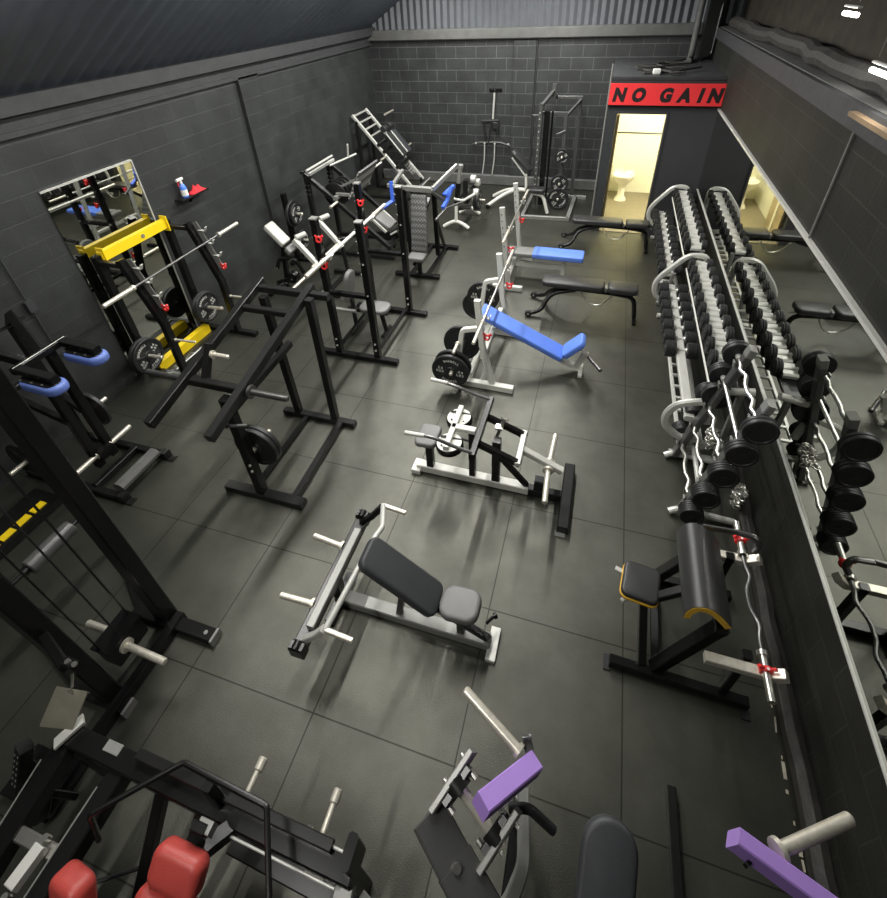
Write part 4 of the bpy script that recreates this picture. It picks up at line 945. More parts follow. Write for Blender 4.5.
for p0, p1 in (((-1.45, -4.72, .40), (-1.50, -4.86, .13)), ((-1.20, -4.79, .40), (-1.26, -4.93, .13))):
    p0, p1 = V(p0), V(p1); d = (p1 - p0).normalized(); a_, b_ = frame(d); nf = b_ if b_.y < 0 else -b_
    g = G(); g.bar([p0, p1], .085, .075); q = part('foot_rest', g, 'black', t)
    g = G()
    for k in range(6):
        for e in (-.02, .02):
            c_ = p0 + d * (.035 + k * .045 + (.02 if e > 0 else 0)) + a_ * e + nf * .0375
            g.cyl(c_, c_ + nf * .002, .007, 8)
    part('grip_stud', g, 'grey', q)
    g = G(); g.bar([(p1 + p0) / 2 - nf * .03, (p0.x + .02, -4.80, .05)], .04); part('rest_bracket', g, 'black', t)
g = G(); g.box((-1.45, -4.80, .03), (.40, .26, .05)); part('seat_foot', g, 'black', t)
solo('steel_plate_handle', G().prism([(-1.13, -4.49, .915), (-.94, -4.46, .915), (-.98, -4.60, .77), (-1.17, -4.64, .77)], (.0, -.006, -.012)), 'raw', 'bare steel plate attachment hanging from a snap hook, lower left', 'cable attachment', (-1.05, -4.55, .85))
t = thing('foot_bar', 'black floor bar with yellow tape stripes by the left wall', 'foot bar', (-3.34, -3.5, 0))
g = G(); g.box((-3.42, -3.52, .05), (.34, .78, .08), ch=.01); part('base', g, 'black', t)
for k in range(4):
    g = G(); g.box((-3.34, -3.30 - k * .15, .095), (.075, .122, .012), ch=.002); part('tape_stripe', g, 'yellow', t)
# ------------------------------------------------------------------ red padded press in the foreground
t = thing('chest_press_machine', 'black plate loaded press with red back pads in the bottom left foreground', 'exercise machine', (-.1, -4.8, 0))
g = G(); g.bar([(-1.06, -4.62, .66), (.72, -4.65, .66)], .10, .12, ch=.008); b_ = part('main_beam', g, 'black', t)
g = G(); g.bar([(.02, -4.585, .735), (.66, -4.60, .735)], .012, .012); g.bar([(.02, -4.705, .70), (.66, -4.715, .70)], .012, .012); part('beam_edge', g, 'silver', b_)
g = G(); g.box((.55, -4.704, .665), (.10, .006, .045)); tg = part('maker_tag', g, 'tag', b_)
g = G(); g.box((.565, -4.708, .662), (.05, .003, .022), ch=0); part('tag_print', g, 'red', tg)
g = G(); g.prism([(-1.05, -4.665, .73), (-1.01, -4.70, .73), (-.955, -4.56, .73), (-1.0, -4.53, .73)], (0, 0, .02)); part('corner_gusset', g, 'silver', t)
g = G(); g.box((-.72, -4.60, .722), (.10, .05, .006)); part('worn_patch', g, 'grey', b_)
g = G(); g.bar([(-.55, -4.585, .745), (.60, -4.60, .745)], .05, .045); part('top_tube', g, 'dark', t)
for x in (.085, .525):
    g = G(); g.cyl((x, -4.60, .70), (x, -4.46, .70), .016, 10); g.cyl((x, -4.46, .70), (x, -4.40, .70), .024, 12, ch=.006); part('weight_peg', g, 'peg', t)
    g = G(); g.cyl((x - .06, -4.585, .735), (x - .06, -4.565, .735), .014, 8); part('bolt', g, 'chrome', t)
g = G(); g.tube([(-.51, -4.90, .70), (-.475, -4.845, .955), (-.19, -4.565, .95), (.295, -4.585, .95), (.49, -4.86, .95), (.53, -5.1, .95)], .014, 10, .015); part('press_handle', g, 'black', t)
g = G(); g.bar([(-.02, -4.62, .72), (-.02, -4.60, .95)], .05); part('handle_stem', g, 'black', t)
dn, nr = V((0, -.80, -.60)), V((0, -.60, .80))
top = V((.0, -4.80, .90))
g = G(); g.pad(top + dn * .085, (1, 0, 0), dn, nr, .25, .165, .11, .035, corner=.05); part('head_pad', g, 'redvinyl', t)
g = G(); g.pad(top + dn * .40 - nr * .005 + V((.01, 0, 0)), (1, 0, 0), dn, nr, .33, .46, .11, .035, corner=.05); part('back_pad', g, 'redvinyl', t)
g = G(); g.bar([top - nr * .08 + dn * .02, top - nr * .08 + dn * .6], .08, .05); g.bar([top - nr * .1 + dn * .1, (.10, -4.64, .66)], .07, .07); g.box(top - nr * .02 - dn * .03 + V((.03, .03, 0)), (.07, .04, .07)); part('pad_support', g, 'black', t)
g = G(); g.box(top - dn * .06 - nr * .05 + V((.05, 0, 0)), (.07, .05, .06)); part('support_plate', g, 'grey', t)
dn2 = V((.10, -.50, -.86)).normalized(); nr2 = V((-.15, -.86, .50)); nr2 = (nr2 - dn2 * nr2.dot(dn2)).normalized(); u2 = dn2.cross(nr2)
g = G(); g.pad(V((-.46, -5.02, .83)) + dn2 * .19, u2, dn2, nr2, .19, .38, .12, .035, corner=.05); part('arm_pad', g, 'redvinyl', t)
g = G(); g.bar([V((-.50, -5.03, .76)) + dn2 * .1, (-.62, -5.0, .62)], .05); part('arm_pad_support', g, 'black', t)
for x0, x1 in ((-1.03, -.93), (-.64, -.64)):
    g = G(); g.bar([(x0, -4.62, .64), (x1, -5.5, .64)], .10, .11, ch=.008); g.bar([(x1, -5.45, .0), (x1, -5.45, .62)], .08); part('side_rail', g, 'black', t)
    g = G(); g.bar([(x0 - .045, -4.75, .697), (x1 - .045, -5.4, .697)], .008, .008); part('rail_edge', g, 'grey', t)
g = G(); g.box((-.755, -5.07, .715), (.055, .15, .05), rz=-.08); part('seat_block', g, 'silver', t)
g = G()
for y in (-4.97, -5.17): g.cyl((-.755, y, .69), (-.755, y, .73), .016, 10)
g.bar([(-1.0, -5.0, .64), (-.66, -5.0, .64)], .06, .06)
part('bolt', g, 'chrome', t)
for x in (-1.0, .66):
    g = G(); g.bar([(x, -4.64, .0), (x, -4.64, .62)], .09); g.bar([(x, -4.60, .03), (x, -5.3, .03)], .08, .06); part('leg', g, 'black', t)
g = G(); g.bar([(.70, -4.60, .58), (.70, -4.60, .84)], .05, .13, up=(0, 1, 0), ch=.012); part('end_bracket', g, 'black', t)
g = G(); g.bar([(.69, -4.68, .62), (.72, -5.2, .50)], .09, .06); g.bar([(.76, -4.72, .60), (1.0, -4.80, .50)], .10, .04); part('end_arm', g, 'grey', t)
g = G(); g.bar([(-.42, -4.62, .58), (-.40, -5.1, .12)], .06, .06); g.bar([(-.15, -4.63, .58), (-.18, -5.2, .12)], .06); g.bar([(-.6, -5.15, .05), (.3, -5.2, .05)], .07, .07); part('under_frame', g, 'dark', t)
g = G(); g.tube([(-.62, -5.04, .33), (-.45, -4.93, .30), (-.25, -4.85, .34), (-.16, -4.80, .42)], .010, 8, .05); part('strap', g, 'rubber', t)
g = G(); g.bar([(-.05, -4.70, .25), (.62, -4.72, .25)], .10, .03); part('foot_step', g, 'dark', t)

# ------------------------------------------------------------------ purple armed machine in the foreground
t = thing('row_machine', 'black plate loaded row machine with two purple lever arms, bottom foreground', 'exercise machine', (1.8, -4.4, 0))
pa, pb = V((1.445, -4.105, 1.02)), V((1.245, -4.345, 1.15)); d = (pb - pa).normalized()
g = G(); g.bar([pa, pb], .082, .088, ch=.006); a_ = part('lever_arm', g, 'purple', t)
g = G(); g.cyl((1.10, -4.265, 1.04), (1.355, -4.40, .92), .026, 14); part('pivot_shaft', g, 'peg', t)
g = G(); peg(g, (1.375, -4.09, 1.06), (1.065, -3.93, 1.09), .024, .036); part('weight_peg', g, 'peg', a_)
g = G(); g.bar([(1.42, -4.075, 1.05), (1.40, -4.04, 1.06), (1.395, -4.03, 1.09)], .045, .012); g.cyl((1.375, -4.03, 1.08), (1.415, -4.03, 1.08), .012, 10); part('stop_tab', g, 'slate', a_)
for q0, q1 in (((1.165, -4.15, 1.08), (1.04, -4.385, .98)), ((1.405, -4.275, .98), (1.285, -4.49, .87))):
    q0, q1 = V(q0), V(q1); g = G(); g.bar([q0, q1], .028, .10, ch=.005); s_ = part('side_plate', g, 'grey', t)
    m_ = (q0 + q1) / 2; w = V((.06, -.035, -.01)) * (1 if q0.x < 1.2 else -1)
    g = G(); g.cyl(m_, m_ + w * .8, .055, 18); g.bar([m_ + w * .3 + (q1 - q0) * .3, m_ + w * .3 - (q1 - q0) * .3], .05, .07); part('bearing', g, 'dark', s_)
    g = G()
    for f in (-.28, .28): p = m_ + (q1 - q0) * f + w * .9; g.cyl(p - w * .4, p + w * .15, .014, 8)
    for f in (-.33, .1): p = m_ + (q1 - q0) * f - w * .1; g.cyl(p, p - w * .4, .010, 8)
    part('bolt', g, 'chrome', s_)
g = G(); g.bar([(1.02, -4.40, .975), (1.19, -4.52, .90)], .04, .165, up=(.6, .75, -.2), ch=.006); g.bar([(1.17, -4.505, .91), (1.46, -4.70, .78)], .05, .175, up=(.6, .75, -.2), ch=.006); f_ = part('frame_beam', g, 'slate', t)
g = G(); g.cyl((1.185, -4.515, .925), (1.188, -4.525, .945), .018, 12); part('bolt', g, 'chrome', f_)
g = G(); g.bar([(1.42, -4.10, .55), (1.47, -4.38, .52), (1.42, -4.52, .40), (1.30, -4.62, .38)], .06, .07, fil=.05); g.bar([(1.42, -4.12, .53), (1.42, -4.14, .02)], .06); g.bar([(1.44, -4.62, .02), (1.44, -4.62, .78)], .09); part('lower_frame', g, 'grey', t)
g = G(); g.tube([(1.36, -4.27, .93), (1.45, -4.245, .93), (1.57, -4.27, .84)], .022, 12, .03); part('hand_grip', g, 'rubber', t)
g = G(); v_ = V((.02, .80, .42)); g.pad((1.815, -4.44, .70), (1, 0, 0), v_, V((0, -.42, .80)), .245, .66, .075, .025, corner=.12); part('chest_pad', g, 'charvinyl', t)
g = G(); g.bar([(1.82, -4.55, .02), (1.82, -4.50, .60)], .07, .07); part('pad_post', g, 'black', t)
pa, pb = V((2.25, -4.135, 1.12)), V((2.72, -4.27, 1.06))
g = G(); g.bar([pa, pb], .06, .12, ch=.006); a2 = part('lever_arm', g, 'purple', t)
g = G(); g.cyl((2.30, -4.185, 1.085), (2.31, -4.195, 1.085), .02, 12); part('arm_bolt', g, 'black', a2)
g = G(); peg(g, (2.41, -4.13, 1.12), (2.73, -3.93, 1.10), .026, .045); part('weight_peg', g, 'peg', a2)
g = G(); g.bar([(2.62, -4.34, .02), (2.62, -4.32, 1.0)], .08); g.bar([(2.62, -4.30, 1.0), (2.62, -4.24, 1.04)], .08); part('right_post', g, 'black', t)
g = G(); g.bar([(2.275, -3.73, .03), (2.30, -5.2, .03)], .05, .06); part('floor_rail', g, 'dark', t)
g = G(); g.bar([(1.42, -4.05, .04), (1.44, -5.2, .04)], .075, .08); g.bar([(1.35, -4.62, .045), (2.7, -4.62, .045)], .07, .07); g.bar([(2.62, -4.62, .04), (2.62, -4.28, .04)], .07, .07); part('floor_rail', g, 'black', t)

# ------------------------------------------------------------------ seated shoulder press with dimpled back pad
t = thing('shoulder_press_machine', 'black seated press with a tall dimpled back pad and blue wrapped handles', 'exercise machine', (-1.35, 2.5, 0))
g = G(); g.bar([(-1.76, 2.02, .035), (-.98, 2.04, .035)], .08, .07); part('near_foot', g, 'black', t)
g = G(); g.bar([(-1.76, 3.20, .035), (-.98, 3.20, .035)], .08, .07); part('far_foot', g, 'black', t)
for x in (-1.20, -1.48):
    g = G(); g.bar([(x, 2.06, .04), (x, 3.17, .04)], .06, .06); part('floor_rail', g, 'black', t)
pt, pb_ = V((-1.36, 2.33, 1.32)), V((-1.28, 1.98, .50)); d = (pb_ - pt).normalized(); n = V((0, d.z, -d.y)); n = n if n.y < 0 else -n
g = G(); g.pad((pt + pb_) / 2, (1, 0, 0), d, n, .27, (pb_ - pt).length, .075, .02, corner=.03); part('back_pad', g, 'quilt', t)
g = G(); g.pad((-1.29, 1.90, .455), (1, 0, 0), (0, 1, .08), (0, -.08, 1), .27, .27, .07, .02, corner=.04); part('seat', g, 'greyvinyl', t)
g = G(); g.bar([(-1.32, 2.04, .06), (-1.30, 1.98, .42)], .06); g.bar([(-1.33, 2.12, .4), (-1.36, 2.5, .9), (-1.35, 2.78, 1.1)], .06); g.cyl((-1.36, 1.95, .3), (-1.36, 1.90, .3), .03, 10); part('seat_post', g, 'black', t)
for x in (-1.24, -1.76):
    g = G(); g.bar([(x, 2.80, .06), (x, 2.72, 1.30)], .075, .075); g.bar([(x, 3.18, .06), (x, 2.78, .75)], .05); part('rear_post', g, 'black', t)
g = G(); g.bar([(-1.76, 2.62, 1.32), (-1.24, 2.62, 1.32)], .07, .07); part('post_tie', g, 'black', t)
g = G(); g.bar([(-1.58, 2.36, 1.40), (-1.13, 2.34, 1.40)], .085, .08, ch=.006); g.bar([(-1.90, 2.37, 1.42), (-1.58, 2.36, 1.40)], .05, .06); part('press_beam', g, 'grey', t)
g = G(); g.bar([(-1.13, 2.34, 1.41), (-.93, 3.05, 1.58)], .05, .075); part('press_arm', g, 'grey', t)
g = G(); g.bar([(-1.82, 2.37, 1.42), (-1.90, 3.05, 1.45)], .05, .06); part('press_arm', g, 'grey', t)
g = G(); g.bar([(-1.83, 2.36, 1.49), (-1.81, 2.31, 1.19), (-1.93, 2.14, 1.12)], .055, .05); part('handle_grip', g, 'bluepaint', t)
g = G(); g.bar([(-.85, 2.60, 1.40), (-.93, 2.50, 1.34), (-.97, 2.48, 1.30), (-.90, 2.42, 1.32)], .06, .05); g.bar([(-.86, 2.52, 1.41), (-.92, 2.42, 1.22), (-.94, 2.25, 1.16)], .055, .05); part('handle_grip', g, 'bluepaint', t)
g = G(); g.tube([(-.98, 1.98, 1.06), (-.90, 2.30, 1.14), (-.70, 2.62, 1.14)], .02, 10, .03); g.bar([(-1.13, 2.34, 1.36), (-.93, 2.4, 1.2)], .05); part('handle_tube', g, 'gunmetal', t)
g = G(); g.cyl((-1.12, 2.29, 1.41), (-1.12, 2.27, 1.41), .018, 10); part('bolt', g, 'chrome', t)

# ------------------------------------------------------------------ row machine with arched white feet
t = thing('t_bar_row_machine', 'row machine on arched white feet with stacked plates, beside the blue handled press', 'exercise machine', (-1.2, 4.4, 0))
for y, xs in ((4.13, (-1.54, -1.28, -1.02)), (4.92, (-1.42, -1.2, -.98))):
    g = G(); g.tube([(xs[0], y, .03), (xs[0] + .10, y, .10), (xs[1], y + .01, .17), (xs[2] - .10, y, .10), (xs[2], y, .03)], .036, 12, .1); part('arched_foot', g, 'white', t)
g = G(); g.tube([(-1.28, 4.14, .16), (-1.27, 4.15, .55)], .035, 12); part('column', g, 'white', t)
g = G(); g.tube([(-1.27, 4.15, .50), (-1.22, 4.16, .92)], .05, 12); part('sleeve', g, 'black', t)
g = G(); g.tube([(-1.22, 4.16, .92), (-1.18, 4.17, 1.22)], .042, 14); g.cyl((-1.18, 4.17, 1.2), (-1.17, 4.17, 1.27), .05, 14, ch=.01); part('top_pad', g, 'grey', t)
g = G(); g.tube([(-1.27, 4.17, .40), (-1.2, 4.9, .18)], .045, 12); g.tube([(-1.25, 4.18, .6), (-1.05, 4.55, .75), (-1.02, 4.9, .6)], .03, 10, .1); g.bar([(-1.1, 4.3, .5), (-1.1, 4.3, .95)], .10, .16); part('frame_tube', g, 'dark', t)
g = G(); g.tube([(-1.30, 4.12, .62), (-1.12, 4.10, .60), (-.90, 4.20, .72)], .026, 10, .05); part('handle_tube', g, 'silver', t)
for x, y, z in ((-1.0, 4.45, .92), (-.96, 4.62, .80), (-.96, 4.50, .64)):
    g = G(); g.cyl((x - .05, y, z), (x + .05, y, z), .075, 18, ch=.01); part('roller', g, 'silver', t)
g = G(); peg(g, (-1.06, 4.62, .45), (-.80, 4.62, .45), .022, .04); part('weight_peg', g, 'peg', t)
plate('big', (-.93, 4.62, .45), (1, 0, 0), 'dark plate on the peg of the white footed row machine, outer one', spin=.4)
plate('plain', (-.985, 4.62, .45), (1, 0, 0), 'dark plate on the peg of the white footed row machine, inner one', spin=1.4)

# ------------------------------------------------------------------ leg press beside the left wall
t = thing('leg_press_machine', 'grey angled leg press with a large tread foot plate near the left wall', 'exercise machine', (-2.9, 2.95, 0))
for y in (2.55, 3.35):
    g = G(); g.bar([(-3.52, y, 1.46), (-2.05, y, .22)], .07, .08); part('sled_rail', g, 'dark', t)
    g = G(); g.bar([(-3.49, y, .03), (-3.49, y, 1.42)], .08, .08); p_ = part('rear_post', g, 'dark', t)
    g = G()
    for k in range(3): g.cyl((-3.45 , y - .045, 1.12 + .08 * k), (-3.45, y - .05, 1.12 + .08 * k), .013, 8); g.cyl((-3.51, y - .045, 1.12 + .08 * k), (-3.51, y - .05, 1.12 + .08 * k), .013, 8)
    part('bolt', g, 'chrome', p_)
    g = G(); g.bar([(-3.55, y, .035), (-2.0, y, .035)], .07, .07); g.bar([(-2.07, y, .06), (-2.07, y, .26)], .06); part('floor_rail', g, 'dark', t)
    g = G(); g.cyl((-2.95, y - (.30 if y < 3 else -.04), 1.02), (-2.95, y - (.04 if y < 3 else -.34), 1.02), .024, 10); part('weight_peg', g, 'peg', t)
g = G(); g.bar([(-3.40, 2.50, 1.47), (-3.40, 3.40, 1.47)], .05, .05); g.tube([(-3.30, 2.3, 1.60), (-3.30, 3.2, 1.60)], .02, 8); part('top_tie', g, 'silver', t)
g = G(); g.bar([(-3.54, 2.5, 1.49), (-3.54, 3.4, 1.49)], .05, .05); g.bar([(-3.5, 2.5, .06), (-3.5, 3.4, .06)], .06, .06); g.bar([(-2.06, 2.5, .25), (-2.06, 3.4, .25)], .06, .06); part('cross_tie', g, 'dark', t)
q = [(-2.47, 2.56, 1.52), (-2.47, 3.34, 1.52), (-2.72, 3.34, 1.06), (-2.72, 2.56, 1.06)]
g = G(); g.prism(q, (-.03, 0, .016)); part('foot_plate', g, 'tread', t)
g = G(); g.bar([(-2.66, 2.62, 1.12), (-3.0, 2.62, 1.12)], .05); g.bar([(-2.66, 3.28, 1.12), (-3.0, 3.28, 1.12)], .05); g.bar([(-2.98, 2.5, 1.08), (-2.98, 3.4, 1.08)], .07); g.bar([(-2.55, 2.7, 1.40), (-3.1, 2.7, 1.15)], .04); part('sled', g, 'grey', t)
g = G()
for k in range(4): g.lathe([(0, 0), (.20, 0), (.215, .01), (.215, .035), (.20, .045), (0, .045)], (-3.06, 2.66 + .12 * k, 1.08), (0, 1, 0), 26)
part('sled_weight', g, 'dark', t)
g = G(); g.tube([(-3.06, 3.35, 1.55), (-3.02, 3.32, 1.78)], .018, 8); g.tube([(-3.2, 2.9, 1.52), (-3.0, 3.55, 1.55)], .018, 8); g.tube([(-2.62, 3.38, 1.35), (-2.6, 3.75, 1.36)], .018, 8); part('catch_lever', g, 'silver', t)
d = V((.82, 0, -.57)); n = V((.57, 0, .82))
g = G(); g.pad((-2.28, 2.95, .56), d, (0, 1, 0), n, .34, .34, .08, .025, corner=.05); part('seat', g, 'greyvinyl', t)
d2 = V((.78, 0, .62)); n2 = V((-.62, 0, .78))
g = G(); g.pad((-1.99, 2.95, .51), d2, (0, 1, 0), n2, .30, .34, .07, .025, corner=.05); part('back_pad', g, 'vinyl', t)
g = G(); g.bar([(-2.5, 2.95, .30), (-1.85, 2.95, .30)], .08, .08); g.bar([(-2.15, 2.95, .30), (-2.15, 2.95, .05)], .07); g.bar([(-1.84, 2.95, .46), (-1.90, 2.95, .28)], .06); g.bar([(-2.1, 2.6, .26), (-2.1, 3.3, .26)], .06); part('seat_frame', g, 'dark', t)
for y in (2.72, 3.18):
    g = G(); g.bar([(-2.42, y, .66), (-2.18, y, .44)], .03, .05); g.tube([(-2.10, y, .40), (-1.98, y, .48)], .016, 8); part('side_handle', g, 'silver', t)

# hack squat in the far left corner
t = thing('hack_squat_machine', 'angled hack squat with a ladder frame and black pads in the far left corner', 'exercise machine', (-3.2, 5.85, 0))
for y in (5.5, 6.2):
    g = G(); g.bar([(-3.97, y, 1.80), (-2.68, y, .28)], .055, .06); part('guide_rail', g, 'silver', t)
    g = G(); g.bar([(-3.88, y, .03), (-3.88, y, 1.68)], .07); g.bar([(-3.9, y, .035), (-2.55, y, .035)], .07, .07); g.bar([(-2.72, y, .06), (-2.72, y, .32)], .06); part('frame_post', g, 'dark', t)
    g = G(); g.bar([(-3.16, y - .01, .70), (-2.9, y - .01, .40)], .10, .02, up=(0, 1, 0)); part('catch_strip', g, 'tread', t)
g = G()
for k in range(4):
    x = -3.95 + .115 * k; z = 1.775 - .136 * k; g.bar([(x, 5.5, z), (x, 6.2, z)], .035, .035)
part('rung', g, 'silver', t)
d = V((.647, 0, -.763)); n = V((.763, 0, .647))
for y, m_ in ((5.72, 'vinyl'), (6.02, 'charvinyl')):
    g = G(); g.pad(V((-3.14, y, 1.13)) + n * .06, d, (0, 1, 0), n, .60, .24, .09, .03, corner=.06); part('back_pad', g, m_, t)
g = G(); g.bar([V((-3.33, 5.585, 1.36)) + n * .1, V((-2.97, 5.585, .92)) + n * .1], .02, .03); g.bar([V((-3.33, 5.87, 1.36)) + n * .1, V((-2.97, 5.87, .92)) + n * .1], .02, .03); part('pad_piping', g, 'silver', t)
for y in (5.72, 6.02):
    g = G(); g.cyl((-3.34, y - .09, 1.50), (-3.34, y + .09, 1.50), .07, 16, ch=.015); part('shoulder_roller', g, 'vinyl', t)
for x, y, y2, z in ((-3.52, 6.22, 6.46, 1.68), (-3.52, 6.48, 6.72, 1.68), (-3.05, 6.24, 6.52, 1.0), (-3.25, 5.46, 5.16, .98)):
    g = G(); g.cyl((x, y, z), (x, y2, z), .021, 10); part('weight_peg', g, 'peg', t)
g = G(); g.bar([(-3.28, 5.44, 1.08), (-3.28, 6.26, 1.08)], .06); g.bar([(-3.4, 5.44, 1.22), (-3.4, 6.26, 1.22)], .06); g.bar([(-3.0, 5.44, .76), (-3.0, 6.26, .76)], .06); part('sled', g, 'dark', t)
g = G(); g.prism([(-2.78, 5.52, .14), (-2.78, 6.18, .14), (-2.50, 6.18, .34), (-2.50, 5.52, .34)], (.015, 0, -.02)); part('foot_plate', g, 'tread', t)

# leg curl machine with the pale pad
t = thing('leg_curl_machine', 'low leg machine with a pale tilted pad and silver lever arms by the left wall', 'exercise machine', (-3.0, 1.3, 0))
pa, pb = V((-3.44, 1.16, 1.12)), V((-3.10, 1.06, .88)); d = (pb - pa).normalized(); n = V((-d.z, 0, d.x)).normalized()
g = G(); g.pad((pa + pb) / 2, d, (0, 1, .0), n, .42, .22, .08, .02, corner=.03); part('upper_pad', g, 'palevinyl', t)
g = G(); g.pad(pb + d * .09 - V((0, 0, .02)), d, (0, 1, 0), n, .12, .22, .08, .02, corner=.03); part('lower_pad', g, 'greyvinyl', t)
for y in (1.10, 1.86):
    g = G(); g.bar([(-2.98, y, .94), (-2.62, y, .50)], .075, .07); part('lever_arm', g, 'silver', t)
    g = G(); g.cyl((-2.96, y + .02, .96), (-2.86, y + .16, .98), .042, 14, ch=.01); part('roller_end', g, 'palevinyl', t)
    g = G(); g.bar([(-2.72, y, .62), (-2.60, y + .16, .60)], .05); g.bar([(-2.62, y, .52), (-2.58, y, .03)], .055); g.bar([(-2.85, y, .035), (-2.35, y, .035)], .06, .06); part('arm_post', g, 'dark', t)
g = G(); g.cyl((-2.68, .98, .56), (-2.68, 1.98, .56), .024, 12); g.cyl((-2.55, .20, .62), (-2.55, .62, .62), .022, 12); g.cyl((-2.55, .60, .62), (-2.55, .92, .62), .040, 12, ch=.008); g.bar([(-2.55, .89, .62), (-2.66, 1.10, .56)], .05); part('cross_tube', g, 'peg', t)
g = G(); g.bar([(-3.55, 1.05, .035), (-2.6, 1.05, .035)], .07, .07); g.bar([(-3.3, 1.1, .06), (-3.2, 1.1, .80)], .07); g.tube([(-3.35, 1.02, .45), (-3.28, 1.02, .62), (-3.0, 1.04, .66), (-2.9, 1.05, .40)], .03, 10, .1); g.bar([(-3.5, .85, .035), (-3.5, 1.4, .035)], .07, .07); g.bar([(-3.4, 1.0, .2), (-3.0, 1.0, .36)], .05); g.bar([(-2.6, 1.05, .035), (-2.6, 1.9, .035)], .06, .06); g.cyl((-3.12, 1.0, .30), (-3.12, 1.12, .30), .09, 16); part('base_frame', g, 'black', t)
g = G()
for p in ((-3.33, .98, .47), (-3.1, .98, .30), (-3.02, .98, .66), (-3.22, .98, .22)): g.cyl(p, (p[0], p[1] - .015, p[2]), .014, 8)
part('bolt', g, 'chrome', t)

# plate tree by the left wall
t = thing('plate_tree', 'black plate storage post by the left wall behind the pale padded leg machine', 'plate rack', (-3.72, 2.14, 0))
g = G(); g.bar([(-3.74, 2.14, .06), (-3.74, 2.14, 1.25)], .08); g.bar([(-3.74, 1.92, .03), (-3.74, 2.36, .03)], .07, .06); g.bar([(-3.86, 2.14, .03), (-3.45, 2.14, .03)], .07, .06); part('post', g, 'black', t)
for z in (.42, .90):
    g = G(); peg(g, (-3.70, 2.14, z), (-3.44, 2.14, z + .01), .023, .035); part('plate_peg', g, 'peg', t)
plate('mid', (-3.56, 2.14, .905), (1, 0, 0), 'lettered plate high on the storage post by the left wall', spin=.8)
plate('plain', (-3.62, 2.14, .903), (1, 0, 0), 'dark plate behind the lettered one high on the wall storage post')
plate('mid', (-3.54, 2.14, .425), (1, 0, 0), 'lettered plate low on the storage post by the left wall', spin=1.6)

# ------------------------------------------------------------------ smith machine in front of the back wall
t = thing('smith_machine', 'tall grey smith machine frame with plates stored on its side, by the back wall', 'exercise machine', (.4, 5.6, 0))
g = G(); g.bar([(-.10, 4.92, .04), (.86, 4.97, .04)], .06, .08); g.bar([(.84, 4.95, .04), (.88, 6.32, .04)], .08, .08); g.bar([(.42, 6.33, .04), (1.12, 6.30, .04)], .07, .08); g.bar([(-.08, 4.95, .04), (-.06, 6.32, .04)], .07, .08); g.bar([(-.06, 6.32, .04), (.45, 6.32, .04)], .06, .07); part('base', g, 'grey', t)
g = G(); g.bar([(.08, 5.45, .08), (.09, 5.50, 2.10)], .07, .10); p_ = part('front_upright', g, 'slate', t)
g = G()
for k in range(14): z = .45 + .115 * k; g.cyl((.08, 5.41, z), (.08, 5.40, z), .012, 8)
part('lock_hole', g, 'silver', p_)
g = G(); g.bar([(.20, 5.62, .08), (.20, 5.62, 1.95)], .10, .16); g.cyl((.31, 5.55, .1), (.31, 5.55, 1.95), .02, 10); part('guide_channel', g, 'black', t)
g = G(); g.bar([(.57, 5.80, .08), (.55, 5.80, 1.86)], .075, .075); p_ = part('side_upright', g, 'slate', t)
g = G(); g.bar([(.80, 6.33, .08), (.76, 6.36, 2.06)], .075, .075); part('rear_upright', g, 'slate', t)
g = G(); g.bar([(.09, 5.72, 1.88), (.57, 5.80, 1.86)], .06, .07); g.bar([(.10, 5.45, 2.06), (.26, 6.0, 2.24)], .06, .06); g.bar([(.26, 6.0, 2.12), (.26, 6.0, 2.36)], .08); g.bar([(.26, 6.36, 2.06), (.80, 6.36, 2.06)], .06, .06); g.bar([(.57, 5.80, 1.84), (.78, 6.36, 2.02)], .05, .05); g.bar([(.26, 6.0, 2.15), (.28, 6.36, 2.08)], .05, .05); g.bar([(.57, 5.78, 1.55), (.40, 5.72, 1.48)], .045); part('top_frame', g, 'slate', t)
g = G(); g.tube([(-.03, 5.5, 1.86), (-.10, 5.5, .75)], .012, 8); g.bar([(-.08, 5.55, 1.87), (.09, 5.55, 1.87)], .03); part('side_rod', g, 'gunmetal', t)
for z in (.10 + .14, .56, 1.10):
    y = 5.77; g = G(); peg(g, (.565, y, z), (.565, y - .28, z), .022, .035); part('plate_peg', g, 'peg', t)
plate('small', (.565, 5.58, 1.10), (0, -1, 0), 'smallest lettered plate, topmost on the side of the smith machine', spin=.5)
plate('mid', (.565, 5.56, .56), (0, -1, 0), 'middle lettered plate on the side of the smith machine', spin=.7)
plate('big', (.565, 5.54, .245), (0, -1, 0), 'largest lettered plate, lowest on the side of the smith machine', spin=.9)
t = thing('incline_bench', 'white framed bench with a raised dark back pad inside the smith machine', 'bench', (-.35, 5.65, 0))
d = V((.70, 0, -.71)); n = V((-.71, 0, -.70))
g = G(); g.pad((-.20, 5.20 + .1, 1.06), d, (0, 1, 0), -n, .56, .26, .09, .04, corner=.1); part('back_pad', g, 'vinyl', t)
g = G(); g.bar([(-.40, 5.28, 1.12), (-.10, 5.28, .76)], .03, .03); g.bar([(-.10, 5.3, .80), (-.08, 5.3, .45)], .05); part('pad_strut', g, 'white', t)
for y in (5.34, 5.98):
    g = G(); g.tube([(-.92, y, .05), (-.62, y * .5 + 2.83, .26), (-.30, 5.5, .42), (.02, 5.36, .44)], .04, 12, .2); part('frame_leg', g, 'white', t)
    g = G(); g.cyl((-.90, y - .04, .05), (-.90, y + .04, .05), .05, 16, ch=.01); part('wheel', g, 'dark', t)
